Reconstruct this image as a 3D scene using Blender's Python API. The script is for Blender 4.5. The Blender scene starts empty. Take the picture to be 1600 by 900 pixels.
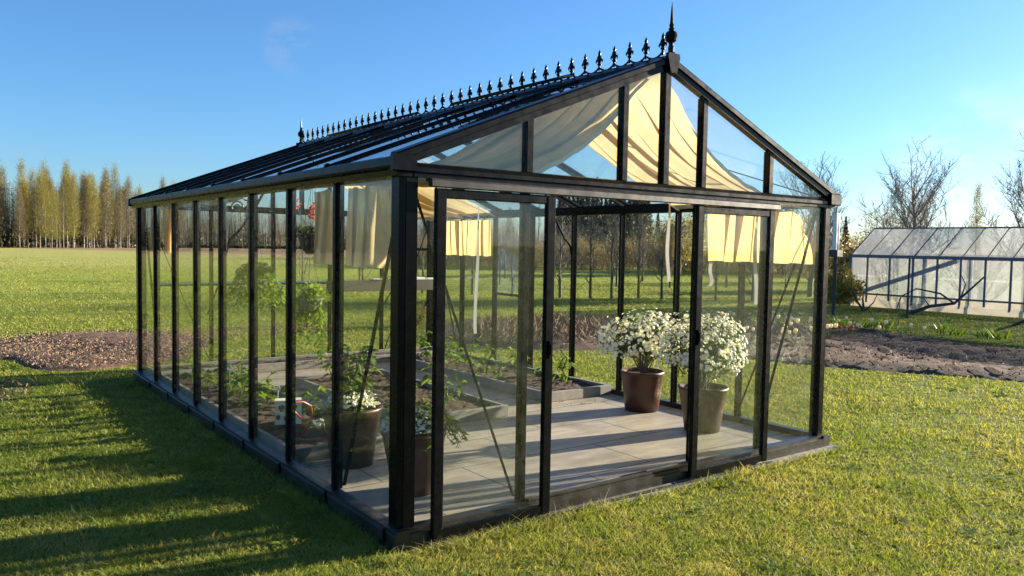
import bpy, math, random
import numpy as np
from mathutils import Vector, Matrix
R = math.radians
rng = np.random.default_rng(7)
random.seed(7)
sc = bpy.context.scene
COL = sc.collection

# ------------------------------------------------------------------ camera
cam_d = bpy.data.cameras.new('camera'); cam = bpy.data.objects.new('camera', cam_d); COL.objects.link(cam)
sc.camera = cam
CP = Vector((-1.9457, -3.5489, 1.5649)); YAW, PIT, ROL = .6416, -.0531, .0173
f = Vector((math.sin(YAW)*math.cos(PIT), math.cos(YAW)*math.cos(PIT), math.sin(PIT)))
r = Vector((math.cos(YAW), -math.sin(YAW), 0)); u = r.cross(f)
rr = r*math.cos(ROL)+u*math.sin(ROL); uu = u*math.cos(ROL)-r*math.sin(ROL)
M3 = Matrix((rr, uu, -f)).transposed()
cam.matrix_world = Matrix.Translation(CP) @ M3.to_4x4()
cam_d.sensor_width = 36; cam_d.lens = 1244.2/1600*36
cam_d.clip_end = 3000; cam_d.clip_start = .05

# ------------------------------------------------------------------ materials
MATS = {}
def mat(name):
    m = bpy.data.materials.new(name); m.use_nodes = True
    n = m.node_tree.nodes; l = m.node_tree.links
    MATS[name] = m
    return m, n, l, n['Principled BSDF'], n['Material Output']
def noise(n, l, scale, detail=4, rough=.6, coord=None, vec='Position'):
    g = n.new('ShaderNodeNewGeometry') if coord is None else None
    t = n.new('ShaderNodeTexNoise'); t.inputs['Scale'].default_value = scale
    t.inputs['Detail'].default_value = detail; t.inputs['Roughness'].default_value = rough
    l.new(g.outputs['Position'] if g else coord, t.inputs['Vector'])
    return t
def ramp(n, l, src, stops):
    c = n.new('ShaderNodeValToRGB'); l.new(src, c.inputs['Fac'])
    e = c.color_ramp.elements
    while len(e) < len(stops): e.new(.5)
    for i, (p, col) in enumerate(stops):
        e[i].position = p; e[i].color = (*col, 1) if len(col) == 3 else col
    return c
def mixc(n, l, a, b, fac, mode='MIX'):
    m = n.new('ShaderNodeMix'); m.data_type = 'RGBA'; m.blend_type = mode
    for s, v in ((6, a), (7, b), (0, fac)):
        if hasattr(v, 'links'): l.new(v, m.inputs[s])
        elif s == 0: m.inputs[0].default_value = v
        else: m.inputs[s].default_value = (*v, 1)
    return m.outputs[2]
def bump(n, l, h, strength, dist, bs):
    b = n.new('ShaderNodeBump'); b.inputs['Strength'].default_value = strength
    b.inputs['Distance'].default_value = dist
    l.new(h, b.inputs['Height']); l.new(b.outputs[0], bs.inputs['Normal']); return b
def math_(n, l, op, a, b=None, c=None):
    m = n.new('ShaderNodeMath'); m.operation = op
    for i, v in enumerate((a, b, c)):
        if v is None: continue
        if hasattr(v, 'links'): l.new(v, m.inputs[i])
        else: m.inputs[i].default_value = v
    return m.outputs[0]
def simple(name, c1, c2=None, scale=8, rough=.6, bmp=0, bscale=60, metal=0, spec=.5, bd=.01):
    m, n, l, b, o = mat(name)
    b.inputs['Roughness'].default_value = rough; b.inputs['Metallic'].default_value = metal
    b.inputs['Specular IOR Level'].default_value = spec
    if c2:
        t = noise(n, l, scale); c = ramp(n, l, t.outputs['Fac'], [(.3, c1), (.7, c2)])
        l.new(c.outputs[0], b.inputs['Base Color'])
        rr_ = ramp(n, l, t.outputs['Fac'], [(.3, (rough*.85,)*3), (.7, (min(1, rough*1.15),)*3)])
        l.new(rr_.outputs[0], b.inputs['Roughness'])
    else: b.inputs['Base Color'].default_value = (*c1, 1)
    if bmp:
        t2 = noise(n, l, bscale, 5); bump(n, l, t2.outputs['Fac'], bmp, bd, b)
    return m
def foliage(name, c1, c2, scale=3, trans=.35, attr=True, rough=.5, fine=None):
    """thin leaf: diffuse + light coming through the blade"""
    m, n, l, b, o = mat(name)
    t = noise(n, l, scale, 3)
    col = ramp(n, l, t.outputs['Fac'], [(.3, c1), (.7, c2)]).outputs[0]
    if attr:
        a = n.new('ShaderNodeAttribute'); a.attribute_name = 'tint'
        k = ramp(n, l, a.outputs['Fac'], [(0, (.65, .7, .6)), (.6, (1, 1, 1)), (1, (1.35, 1.2, 1.05))]).outputs[0]
        col = mixc(n, l, col, k, 1.0, 'MULTIPLY')
    l.new(col, b.inputs['Base Color']); b.inputs['Roughness'].default_value = rough
    b.inputs['Specular IOR Level'].default_value = .3
    tr = n.new('ShaderNodeBsdfTranslucent')
    c2_ = mixc(n, l, col, (1.25, 1.2, .55), 1.0, 'MULTIPLY'); l.new(c2_, tr.inputs['Color'])
    mx = n.new('ShaderNodeMixShader'); mx.inputs[0].default_value = trans
    l.new(b.outputs[0], mx.inputs[1]); l.new(tr.outputs[0], mx.inputs[2]); l.new(mx.outputs[0], o.inputs['Surface'])
    return m
def cloth_mat(name, c, trans=.5, sheer=.0):
    m, n, l, b, o = mat(name)
    t = noise(n, l, 5, 5); col = ramp(n, l, t.outputs['Fac'], [(.3, tuple(x*.88 for x in c)), (.7, c)]).outputs[0]
    l.new(col, b.inputs['Base Color']); b.inputs['Roughness'].default_value = .9
    b.inputs['Specular IOR Level'].default_value = .1
    t2 = noise(n, l, 350, 2); bump(n, l, t2.outputs['Fac'], .25, .002, b)
    tr = n.new('ShaderNodeBsdfTranslucent'); l.new(col, tr.inputs['Color'])
    mx = n.new('ShaderNodeMixShader'); mx.inputs[0].default_value = trans
    l.new(b.outputs[0], mx.inputs[1]); l.new(tr.outputs[0], mx.inputs[2])
    if sheer:
        tp = n.new('ShaderNodeBsdfTransparent'); m2 = n.new('ShaderNodeMixShader'); m2.inputs[0].default_value = sheer
        l.new(mx.outputs[0], m2.inputs[1]); l.new(tp.outputs[0], m2.inputs[2]); l.new(m2.outputs[0], o.inputs['Surface'])
    else: l.new(mx.outputs[0], o.inputs['Surface'])
    return m
def glass_mat(name, tint=(.95, .97, .95), rough=.0, dirt=.03, k=1.0):
    """clear float glass pane, no bending: straight-through + mirror by angle + a film of dust"""
    m, n, l, b, o = mat(name)
    lw = n.new('ShaderNodeLayerWeight'); lw.inputs['Blend'].default_value = .5
    p5 = math_(n, l, 'POWER', lw.outputs['Facing'], 5.0)
    fr = math_(n, l, 'MULTIPLY_ADD', p5, .9*k, .036*k)
    fr = math_(n, l, 'MINIMUM', fr, 1.0)
    tp = n.new('ShaderNodeBsdfTransparent'); tp.inputs['Color'].default_value = (*tint, 1)
    gl = n.new('ShaderNodeBsdfGlossy'); gl.inputs['Roughness'].default_value = rough
    g = noise(n, l, 1.3, 2); bp = n.new('ShaderNodeBump'); bp.inputs['Strength'].default_value = .12
    bp.inputs['Distance'].default_value = .004; l.new(g.outputs['Fac'], bp.inputs['Height']); l.new(bp.outputs[0], gl.inputs['Normal'])
    mx = n.new('ShaderNodeMixShader'); l.new(fr, mx.inputs[0]); l.new(tp.outputs[0], mx.inputs[1]); l.new(gl.outputs[0], mx.inputs[2])
    df = n.new('ShaderNodeBsdfDiffuse'); df.inputs['Color'].default_value = (.55, .55, .5, 1)
    dn = noise(n, l, 9, 8, .75); dr = ramp(n, l, dn.outputs['Fac'], [(.42, (dirt*.25,)*3), (.75, (dirt*2.2,)*3)])
    m2 = n.new('ShaderNodeMixShader'); l.new(dr.outputs[0], m2.inputs[0]); l.new(mx.outputs[0], m2.inputs[1]); l.new(df.outputs[0], m2.inputs[2])
    l.new(m2.outputs[0], o.inputs['Surface'])
    return m

METAL = simple('anthracite_coated_metal', (.0025, .003, .004), (.005, .0055, .0065), 14, .27, .04, 300, spec=.12, bd=.001)
STEEL_DULL = simple('worn_base_profile', (.010, .010, .010), (.035, .031, .026), 9, .36, .15, 90, spec=.5, bd=.002)
GLASS = glass_mat('glass', (.975, .985, .975), dirt=.016, k=.9)
ROOFGLASS = glass_mat('roof_glass', (.97, .98, .98), .0, .02)
CREAM = cloth_mat('cream_curtain_cloth', (.74, .55, .25), .5, .03)
SHEER = cloth_mat('sheer_shade_cloth', (.76, .60, .31), .5, .03)
HEM = cloth_mat('hem_cloth', (.9, .84, .66), .3)
RIBBON = cloth_mat('white_ribbon_cloth', (.62, .62, .60), .3)
CONCRETE = simple('grey_concrete_curb', (.15, .145, .13), (.25, .24, .21), 11, .85, .3, 120, bd=.004)
POTBROWN = simple('brown_glazed_pot', (.055, .022, .014), (.085, .034, .022), 6, .42, .1, 40, bd=.003)
POTGREY = simple('grey_basket', (.10, .095, .085), (.18, .17, .15), 20, .8)
POTBLACK = simple('black_plastic', (.012, .012, .012), None, rough=.45)
PAINTW = simple('white_paint', (.75, .75, .72), (.62, .62, .60), 30, .4)
REDPL = simple('red_plastic', (.32, .02, .018), (.25, .015, .014), 30, .35)
WOODGREY = simple('weathered_wood', (.12, .10, .08), (.22, .19, .15), 20, .85, .3, 80)
FILMBASE = cloth_mat('pale_film_skirt', (.56, .50, .42), .35, .2)
BARK = simple('grey_brown_bark', (.10, .085, .07), (.17, .15, .12), 10, .9, .5, 60)
BARKPALE = simple('pale_twig_bark', (.16, .135, .115), (.25, .215, .18), 10, .9)
BARKDARK = simple('dark_bark', (.045, .036, .03), (.08, .065, .05), 10, .9, .4, 60)
def birch_bark():
    m, n, l, b, o = mat('birch_bark')
    g = n.new('ShaderNodeNewGeometry'); mp = n.new('ShaderNodeMapping'); mp.inputs['Scale'].default_value = (1, 1, 4)
    l.new(g.outputs['Position'], mp.inputs[0]); t = noise(n, l, 1.4, 5, .7, mp.outputs[0])
    c = ramp(n, l, t.outputs['Fac'], [(.42, (.03, .028, .025)), (.56, (.26, .24, .20)), (.85, (.38, .35, .30))])
    l.new(c.outputs[0], b.inputs['Base Color']); b.inputs['Roughness'].default_value = .8; return m
BIRCH = birch_bark()
LEAF_BIRCH = foliage('birch_spring_leaves', (.15, .15, .04), (.24, .215, .055), .12, .4)
LEAF_TWIG = foliage('bare_twig_haze', (.10, .088, .058), (.165, .14, .09), .2, .15)
LEAF_SPRUCE = foliage('spruce_needles', (.018, .028, .012), (.04, .055, .02), .5, .1)
LEAF_WILLOW = foliage('willow_leaves', (.20, .17, .04), (.30, .25, .06), .5, .4)
LEAF_SHRUB = foliage('shrub_twigs', (.15, .12, .07), (.23, .19, .095), .3, .3)
LEAF_GREEN = foliage('plant_leaves', (.09, .16, .03), (.16, .26, .05), 12, .45, rough=.4)
LEAF_DARK = foliage('dark_leaves', (.03, .06, .015), (.06, .10, .03), 12, .3)
LEAF_SEED = foliage('seedling_leaves', (.12, .20, .035), (.20, .30, .05), 12, .5, rough=.4)
PETALW = foliage('white_petals', (.80, .80, .77), (.88, .88, .85), 30, .25, attr=False)
PETALR = foliage('red_petals', (.55, .05, .03), (.75, .09, .05), 30, .3, attr=False)
PETALP = foliage('pale_tulip_petals', (.80, .66, .54), (.85, .80, .72), 30, .3, attr=False)
PETALO = foliage('orange_petals', (.50, .09, .03), (.62, .15, .05), 30, .3, attr=False)
GRASSB = foliage('grass_blade', (.115, .17, .022), (.27, .27, .05), .55, .42, rough=.65)
def grass_tune():
    m = MATS['grass_blade']; n = m.node_tree.nodes; l = m.node_tree.links
    # two scales of lawn colour: broad patches and small dry tufts
    ts = [x for x in n if x.type == 'TEX_NOISE'][0]
    cr = [x for x in n if x.type == 'VALTORGB' and x.inputs['Fac'].links[0].from_node == ts][0]
    t2 = noise(n, l, 3.2, 5, .75)
    v = math_(n, l, 'MULTIPLY_ADD', t2.outputs['Fac'], .75, 0)
    v = math_(n, l, 'MULTIPLY_ADD', ts.outputs['Fac'], .45, v)
    l.new(v, cr.inputs['Fac'])
    e = cr.color_ramp.elements
    e[0].position = .42; e[0].color = (.11, .175, .028, 1)
    e[1].position = .84; e[1].color = (.44, .40, .19, 1)
    x = e.new(.57); x.color = (.21, .265, .048, 1)
    x = e.new(.70); x.color = (.33, .33, .10, 1)
grass_tune()

def ground_mat():
    m, n, l, b, o = mat('lawn_and_field')
    g = n.new('ShaderNodeNewGeometry'); sep = n.new('ShaderNodeSeparateXYZ'); l.new(g.outputs['Position'], sep.inputs[0])
    n1 = noise(n, l, .55, 6, .7); n2 = noise(n, l, 22, 6, .8); n3 = noise(n, l, .035, 4); n4 = noise(n, l, 3.5, 6, .8)
    near = ramp(n, l, n4.outputs['Fac'], [(.34, (.09, .13, .02)), (.55, (.20, .25, .04)), (.72, (.32, .31, .09))]).outputs[0]
    fine = ramp(n, l, n2.outputs['Fac'], [(.35, (.45, .45, .4)), (.6, (1.1, 1.1, 1))]).outputs[0]
    near = mixc(n, l, near, fine, 1.0, 'MULTIPLY')
    # distance bands of the field: mown lawn -> rough meadow -> stubble / ploughed strip
    far1 = ramp(n, l, n1.outputs['Fac'], [(.35, (.20, .26, .04)), (.7, (.30, .32, .07))]).outputs[0]
    straw = ramp(n, l, n1.outputs['Fac'], [(.35, (.27, .30, .075)), (.7, (.38, .37, .13))]).outputs[0]
    brown = ramp(n, l, n1.outputs['Fac'], [(.35, (.22, .155, .10)), (.7, (.30, .215, .14))]).outputs[0]
    wob = math_(n, l, 'MULTIPLY_ADD', n3.outputs['Fac'], 14, sep.outputs['Y'])
    a = math_(n, l, 'MULTIPLY_ADD', sep.outputs['X'], -.25, wob)
    def step(x, lo, hi):
        mr = n.new('ShaderNodeMapRange'); l.new(x, mr.inputs[0]); mr.inputs[1].default_value = lo; mr.inputs[2].default_value = hi
        return mr.outputs[0]
    c = mixc(n, l, near, far1, step(a, 18, 30)); c = mixc(n, l, c, straw, step(a, 46, 56))
    # ploughed strip before the wood, broad on the left and far right of the field
    xs = math_(n, l, 'ABSOLUTE', math_(n, l, 'ADD', sep.outputs['X'], -4))
    k = math_(n, l, 'MULTIPLY', step(math_(n, l, 'MULTIPLY_ADD', xs, 1.9, a), 138, 146), step(sep.outputs['Y'], 24, 45))
    c = mixc(n, l, c, brown, k)
    l.new(c, b.inputs['Base Color']); b.inputs['Roughness'].default_value = .95; b.inputs['Specular IOR Level'].default_value = .1
    add = math_(n, l, 'MULTIPLY_ADD', n2.outputs['Fac'], .35, n4.outputs['Fac'])
    bump(n, l, add, .9, .22, b)
    return m
GROUND = ground_mat()
def soil_mat(name, cs, scale=18):
    m, n, l, b, o = mat(name)
    t = noise(n, l, scale, 8, .8); t2 = noise(n, l, 2.2, 4)
    c = ramp(n, l, t.outputs['Fac'], [(.32, cs[0]), (.5, cs[1]), (.68, cs[2])]).outputs[0]
    c = mixc(n, l, c, ramp(n, l, t2.outputs['Fac'], [(.35, (.75, .75, .75)), (.65, (1.15, 1.1, 1.05))]).outputs[0], 1.0, 'MULTIPLY')
    l.new(c, b.inputs['Base Color']); b.inputs['Roughness'].default_value = .95
    bump(n, l, t.outputs['Fac'], 1, .05, b); return m
SOIL = soil_mat('dark_soil', ((.035, .022, .015), (.075, .047, .032), (.14, .095, .06)))
MULCH = soil_mat('garden_soil', ((.055, .032, .018), (.125, .075, .045), (.22, .14, .085)))
CHIP = simple('bark_chips', (.11, .07, .045), (.24, .17, .11), 30, .9)
def tile_mat():
    m, n, l, b, o = mat('grey_floor_tiles')
    g = n.new('ShaderNodeNewGeometry')
    br = n.new('ShaderNodeTexBrick'); br.inputs['Scale'].default_value = 1
    br.inputs['Brick Width'].default_value = 1.2; br.inputs['Row Height'].default_value = .6
    br.inputs['Mortar Size'].default_value = .006; br.inputs['Mortar Smooth'].default_value = .1
    br.inputs['Color1'].default_value = (.38, .345, .285, 1); br.inputs['Color2'].default_value = (.42, .38, .315, 1)
    br.inputs['Mortar'].default_value = (.07, .066, .06, 1)
    mp = n.new('ShaderNodeMapping'); mp.inputs['Location'].default_value = (.2, .27, 0)
    l.new(g.outputs['Position'], mp.inputs[0]); l.new(mp.outputs[0], br.inputs['Vector'])
    mp2 = n.new('ShaderNodeMapping'); mp2.inputs['Scale'].default_value = (1, 5, 1); l.new(g.outputs['Position'], mp2.inputs[0])
    t = noise(n, l, 2.2, 8, .7, mp2.outputs[0]); t2 = noise(n, l, 60, 4)
    k = ramp(n, l, t.outputs['Fac'], [(.3, (.66, .66, .66)), (.7, (1.22, 1.2, 1.15))]).outputs[0]
    c = mixc(n, l, br.outputs['Color'], k, 1.0, 'MULTIPLY')
    st = noise(n, l, 1.1, 6, .7); c = mixc(n, l, c, ramp(n, l, st.outputs['Fac'], [(.30, (.62, .60, .56)), (.52, (1, 1, 1))]).outputs[0], 1.0, 'MULTIPLY'); l.new(c, b.inputs['Base Color'])
    b.inputs['Roughness'].default_value = .55
    h = math_(n, l, 'MULTIPLY_ADD', br.outputs['Fac'], -1.0, t2.outputs['Fac']); bump(n, l, h, .25, .003, b)
    return m
TILE = tile_mat()
def film_mat():
    m, n, l, b, o = mat('milky_tunnel_film')
    t = noise(n, l, .9, 4, .6); t2 = noise(n, l, 3, 3)
    col = ramp(n, l, t.outputs['Fac'], [(.35, (.42, .45, .48)), (.65, (.60, .61, .60))]).outputs[0]
    l.new(col, b.inputs['Base Color']); b.inputs['Roughness'].default_value = .28
    b.inputs['Specular IOR Level'].default_value = .6
    bump(n, l, t2.outputs['Fac'], .5, .05, b)
    tr = n.new('ShaderNodeBsdfTranslucent'); l.new(col, tr.inputs['Color'])
    tp = n.new('ShaderNodeBsdfTransparent')
    mx = n.new('ShaderNodeMixShader'); mx.inputs[0].default_value = .33; l.new(b.outputs[0], mx.inputs[1]); l.new(tr.outputs[0], mx.inputs[2])
    m2 = n.new('ShaderNodeMixShader'); m2.inputs[0].default_value = .54; l.new(mx.outputs[0], m2.inputs[1]); l.new(tp.outputs[0], m2.inputs[2])
    l.new(m2.outputs[0], o.inputs['Surface']); return m
FILM = film_mat()

# ------------------------------------------------------------------ object helpers
def tag(o, label=None, cat=None, group=None, kind=None):
    if label: o['label'] = label
    if cat: o['category'] = cat
    if group: o['group'] = group
    if kind: o['kind'] = kind
    return o
def empty(name, loc, rz=0, **kw):
    o = bpy.data.objects.new(name, None); COL.objects.link(o); o.location = loc; o.rotation_euler = (0, 0, rz)
    o.empty_display_size = .2
    o['_p'] = 1; del o['_p']
    return tag(o, **kw)
class MB:
    def __init__(s): s.v = []; s.f = []
    def add(s, vs, fs):
        k = len(s.v); s.v += [tuple(x) for x in vs]; s.f += [tuple(i+k for i in q) for q in fs]; return s
    def box(s, a, b, ch=0):
        """axis aligned box between corners; ch = chamfer of the long edges"""
        (x0, y0, z0), (x1, y1, z1) = a, b
        if ch:
            d = [x1-x0, y1-y0, z1-z0]; ax = d.index(max(d)); o = [i for i in range(3) if i != ax]
            lo = [x0, y0, z0]; hi = [x1, y1, z1]
            A0, A1, B0, B1 = lo[o[0]], hi[o[0]], lo[o[1]], hi[o[1]]
            pr = [(A0+ch, B0), (A1-ch, B0), (A1, B0+ch), (A1, B1-ch), (A1-ch, B1), (A0+ch, B1), (A0, B1-ch), (A0, B0+ch)]
            vs = []
            for e in (lo[ax], hi[ax]):
                for p, q in pr:
                    v = [0, 0, 0]; v[ax] = e; v[o[0]] = p; v[o[1]] = q; vs.append(v)
            return s.prismfaces(vs, 8)
        vs = [(x, y, z) for z in (z0, z1) for y in (y0, y1) for x in (x0, x1)]
        return s.add(vs, [(0, 2, 3, 1), (4, 5, 7, 6), (0, 1, 5, 4), (2, 6, 7, 3), (0, 4, 6, 2), (1, 3, 7, 5)])
    def prismfaces(s, vs, n):
        return s.add(vs, [tuple(range(n))[::-1], tuple(range(n, 2*n))] + [(i, (i+1) % n, n+(i+1) % n, n+i) for i in range(n)])
    def prism(s, prof, p0, p1, ex, ey):
        """profile (a,b) in axes ex,ey swept from p0 to p1"""
        p0, p1, ex, ey = map(Vector, (p0, p1, ex, ey))
        return s.prismfaces([p+ex*a+ey*b for p in (p0, p1) for a, b in prof], len(prof))
    def bar(s, p0, p1, w, d, up=(0, 0, 1), ch=.003):
        p0, p1 = Vector(p0), Vector(p1); t = (p1-p0).normalized(); up = Vector(up)
        if abs(up.normalized().dot(t)) > .99: up = Vector((1, 0, 0))
        a = up.cross(t).normalized(); b = t.cross(a)
        w /= 2; d /= 2; c = min(ch, w*.5, d*.5)
        return s.prism([(-w+c, -d), (w-c, -d), (w, -d+c), (w, d-c), (w-c, d), (-w+c, d), (-w, d-c), (-w, -d+c)], p0, p1, a, b)
    def tube(s, pts, rad, n=6, cap=True):
        pts = [Vector(p) for p in pts]
        if not hasattr(rad, '__len__'): rad = [rad]*len(pts)
        vs = []; a = None
        for i, p in enumerate(pts):
            t = (pts[min(i+1, len(pts)-1)]-pts[max(i-1, 0)]).normalized()
            if a is None: a = t.orthogonal().normalized()
            a = (a - t*a.dot(t)); a = a.normalized() if a.length > 1e-6 else t.orthogonal().normalized()
            b = t.cross(a)
            vs += [p+(a*math.cos(2*math.pi*k/n)+b*math.sin(2*math.pi*k/n))*rad[i] for k in range(n)]
        fs = [(i*n+k, i*n+(k+1) % n, (i+1)*n+(k+1) % n, (i+1)*n+k) for i in range(len(pts)-1) for k in range(n)]
        if cap: fs += [tuple(range(n))[::-1], tuple(range((len(pts)-1)*n, len(pts)*n))]
        return s.add(vs, fs)
    def lathe(s, prof, c=(0, 0, 0), n=20, sx=1, sy=1):
        vs = [(c[0]+r_*math.cos(2*math.pi*k/n)*sx, c[1]+r_*math.sin(2*math.pi*k/n)*sy, c[2]+z) for r_, z in prof for k in range(n)]
        fs = [(i*n+k, i*n+(k+1) % n, (i+1)*n+(k+1) % n, (i+1)*n+k) for i in range(len(prof)-1) for k in range(n)]
        return s.add(vs, fs)
    def leaf(s, p, d, L, W, droop=.2, nrm=None):
        """pointed leaf from p along d, folded on its rib"""
        p, d = Vector(p), Vector(d).normalized()
        side = d.cross(Vector(nrm or (random.gauss(0, .5), random.gauss(0, .5), 1))).normalized()
        up = side.cross(d); g = Vector((0, 0, -droop*L))
        a = p+d*L*.35; b = p+d*L*.7+g*.5; e = p+d*L+g
        return s.add([p, a+side*W*.5+up*W*.12, a-side*W*.5+up*W*.12, b+side*W*.38+up*W*.1, b-side*W*.38+up*W*.1, e, a, b],
                     [(0, 1, 6), (0, 6, 2), (1, 3, 7, 6), (2, 6, 7, 4), (3, 5, 7), (4, 7, 5)])
    def build(s, name, m, parent=None, smooth=False, tint=False, **kw):
        me = bpy.data.meshes.new(name); me.from_pydata(s.v, [], s.f); me.update()
        if m: me.materials.append(m)
        if smooth: me.shade_smooth()
        if tint:
            at = me.attributes.new('tint', 'FLOAT', 'FACE'); at.data.foreach_set('value', np.repeat(rng.random(len(me.polygons)//tint+1), tint)[:len(me.polygons)].astype('f'))
        o = bpy.data.objects.new(name, me); COL.objects.link(o)
        if parent: o.parent = parent
        return tag(o, **kw)
def np_mesh(name, V, quads=None, tris=None, m=None, tint=None, parent=None, smooth=False, **kw):
    me = bpy.data.meshes.new(name); V = np.asarray(V, 'f')
    me.vertices.add(len(V)); me.vertices.foreach_set('co', V.ravel())
    nq = 0 if quads is None else len(quads); nt = 0 if tris is None else len(tris)
    idx = np.concatenate([x.ravel() for x in (quads, tris) if x is not None]).astype('i')
    me.loops.add(len(idx)); me.loops.foreach_set('vertex_index', idx)
    me.polygons.add(nq+nt)
    st = np.concatenate([np.arange(nq)*4, nq*4+np.arange(nt)*3]).astype('i')
    me.polygons.foreach_set('loop_start', st)
    me.update(calc_edges=True)
    if tint is not None:
        at = me.attributes.new('tint', 'FLOAT', 'POINT'); at.data.foreach_set('value', np.asarray(tint, 'f'))
    if m: me.materials.append(m)
    if smooth: me.shade_smooth()
    o = bpy.data.objects.new(name, me); COL.objects.link(o)
    if parent: o.parent = parent
    return tag(o, **kw)
def cards(P, size, aspect=.6, rg=rng, updir=None):
    """random oriented small leaf quads centred on P (n,3) -> V, Q"""
    n = len(P); a = rg.normal(size=(n, 3)); a /= np.linalg.norm(a, axis=1)[:, None]
    if updir is not None:
        a = a*.5+np.array(updir); a /= np.linalg.norm(a, axis=1)[:, None]
    b = np.cross(a, rg.normal(size=(n, 3))); b /= np.linalg.norm(b, axis=1)[:, None]
    s = (np.asarray(size)*np.ones(n))[:, None]
    V = np.stack([P-a*s*.5, P+b*s*aspect*.5+a*s*.05, P+a*s*.5, P-b*s*aspect*.5-a*s*.05], 1).reshape(-1, 3)
    return V, np.arange(4*n).reshape(n, 4)
def card_obj(name, P, size, m, parent=None, aspect=.6, updir=None, **kw):
    V, Q = cards(np.asarray(P), size, aspect, rng, updir)
    return np_mesh(name, V, Q, None, m, np.repeat(rng.random(len(P)), 4), parent, **kw)
def copy_tree(o, parent=None):
    c = o.copy(); COL.objects.link(c); c.parent = parent
    for ch in [x for x in ALLCH.get(o.name, [])]: copy_tree(ch, c)
    return c
ALLCH = {}
def index_children(root):
    def rec(o):
        ALLCH[o.name] = [c for c in bpy.data.objects if c.parent == o]
        for c in ALLCH[o.name]: rec(c)
    rec(root)

# ------------------------------------------------------------------ polygons on the ground
def inside(px, py, poly):
    c = np.zeros(px.shape, bool); n = len(poly)
    for i in range(n):
        x0, y0 = poly[i]; x1, y1 = poly[(i+1) % n]
        if y0 == y1: continue
        c ^= ((y0 > py) != (y1 > py)) & (px < (x1-x0)*(py-y0)/(y1-y0)+x0)
    return c
def wobble(poly, amp=.12, step=.25):
    out = []
    for i in range(len(poly)):
        a = np.array(poly[i]); b = np.array(poly[(i+1) % len(poly)]); k = max(1, int(np.linalg.norm(b-a)/step))
        for j in range(k):
            p = a+(b-a)*j/k; out.append(tuple(p+rng.normal(0, amp*.4, 2)))
    return out
SOIL_R = wobble([(4.9, 7.6), (5.1, 6.2), (5.7, 5.5), (6.7, 5.2), (7.6, 3.3), (7.9, 2.3), (8.25, 1.6), (8.6, 1.0), (8.95, .35), (9.5, -1.5), (10.2, -3.5), (13.5, -3.5),
                 (12.6, .2), (12.6, 2.0), (12.9, 3.5), (13.5, 5.8), (11.5, 8.0), (9.2, 9.7), (7.3, 10.2), (5.6, 9.2)])
SOIL_L = wobble([(-4, 10.6), (-2.4, 10.7), (-.96, 10.8), (0, 11.1), (1.0, 10.8), (1.7, 9.9), (1.5, 8.3), (.9, 7.35), (.15, 7.05), (-.5, 6.85), (-.85, 7.2), (-1.1, 8.4), (-1.9, 9.3), (-4, 9.2)])
PATCH = wobble([(-4.2, 6.7), (-2.4, 6.6), (-1.26, 6.5), (-.84, 6.25), (-1.0, 5.65), (-1.38, 5.05), (-2.2, 4.4), (-4.0, 4.5)])
def mound(name, poly, h, m, label_kind):
    P = np.array(poly); lo = P.min(0)-.2; hi = P.max(0)+.2; s = .11
    xs = np.arange(lo[0], hi[0], s); ys = np.arange(lo[1], hi[1], s); X, Y = np.meshgrid(xs, ys, indexing='ij')
    ins = inside(X, Y, poly)
    D = ins.astype(float)
    for _ in range(14):
        D = (D+np.roll(D, 1, 0)+np.roll(D, -1, 0)+np.roll(D, 1, 1)+np.roll(D, -1, 1))/5
    D = np.clip((D-.40)*1.7, 0, 1)
    Z = -.02+(h+.02)*D+D*rng.normal(0, .012, X.shape)+D*.03*np.sin(X*2.1+Y*1.3)
    Z = np.where(ins, Z, -.03)
    V = np.stack([X, Y, Z], -1).reshape(-1, 3); nx, ny = X.shape
    i = np.arange(nx*ny).reshape(nx, ny)
    Q = np.stack([i[:-1, :-1], i[1:, :-1], i[1:, 1:], i[:-1, 1:]], -1).reshape(-1, 4)
    keep = ins.ravel()[Q].any(1); Q = Q[keep]
    return np_mesh(name, V, Q, None, m, smooth=True, kind=label_kind)
mound('soil_bed', SOIL_R, .045, soil_mat('bed_soil', ((.036, .019, .010), (.078, .043, .024), (.14, .082, .046))), 'structure')
mound('soil_patch', SOIL_L, .05, MULCH, 'structure')
mound('bare_soil', PATCH, .03, MULCH, 'structure')
def scatter_in(poly, n, z):
    P = np.array(poly); lo = P.min(0); hi = P.max(0); q = rng.uniform(lo, hi, (n*3, 2)); q = q[inside(q[:, 0], q[:, 1], poly)][:n]
    return np.column_stack([q, z+rng.random(len(q))*.03])
P = np.concatenate([scatter_in(SOIL_L, 9000, .045), scatter_in(PATCH, 2600, .03)])
card_obj('wood_chips', P, rng.uniform(.018, .05, len(P)), CHIP, aspect=.4, label='woody mulch chips strewn over the bare soil on the left', cat='wood chips', kind='stuff')
P = scatter_in(SOIL_R, 5000, .05)
card_obj('bark_litter', P, rng.uniform(.02, .07, len(P)), CHIP, aspect=.4, label='dry litter and clods on the long soil bed', cat='litter', kind='stuff')
# ground sheet
def ground():
    rad = [0, 6, 14, 30, 60, 120, 250, 600, 1400]; n = 48; vs = [(0, 0, 0)]; fs = []
    for r_ in rad[1:]: vs += [(r_*math.cos(2*math.pi*k/n), r_*math.sin(2*math.pi*k/n), 0) for k in range(n)]
    fs = [(0, 1+k, 1+(k+1) % n) for k in range(n)]
    for i in range(len(rad)-2):
        fs += [(1+i*n+k, 1+(i+1)*n+k, 1+(i+1)*n+(k+1) % n, 1+i*n+(k+1) % n) for k in range(n)]
    b = MB(); b.add(vs, fs); o = b.build('lawn', GROUND, kind='structure')
ground()

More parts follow.
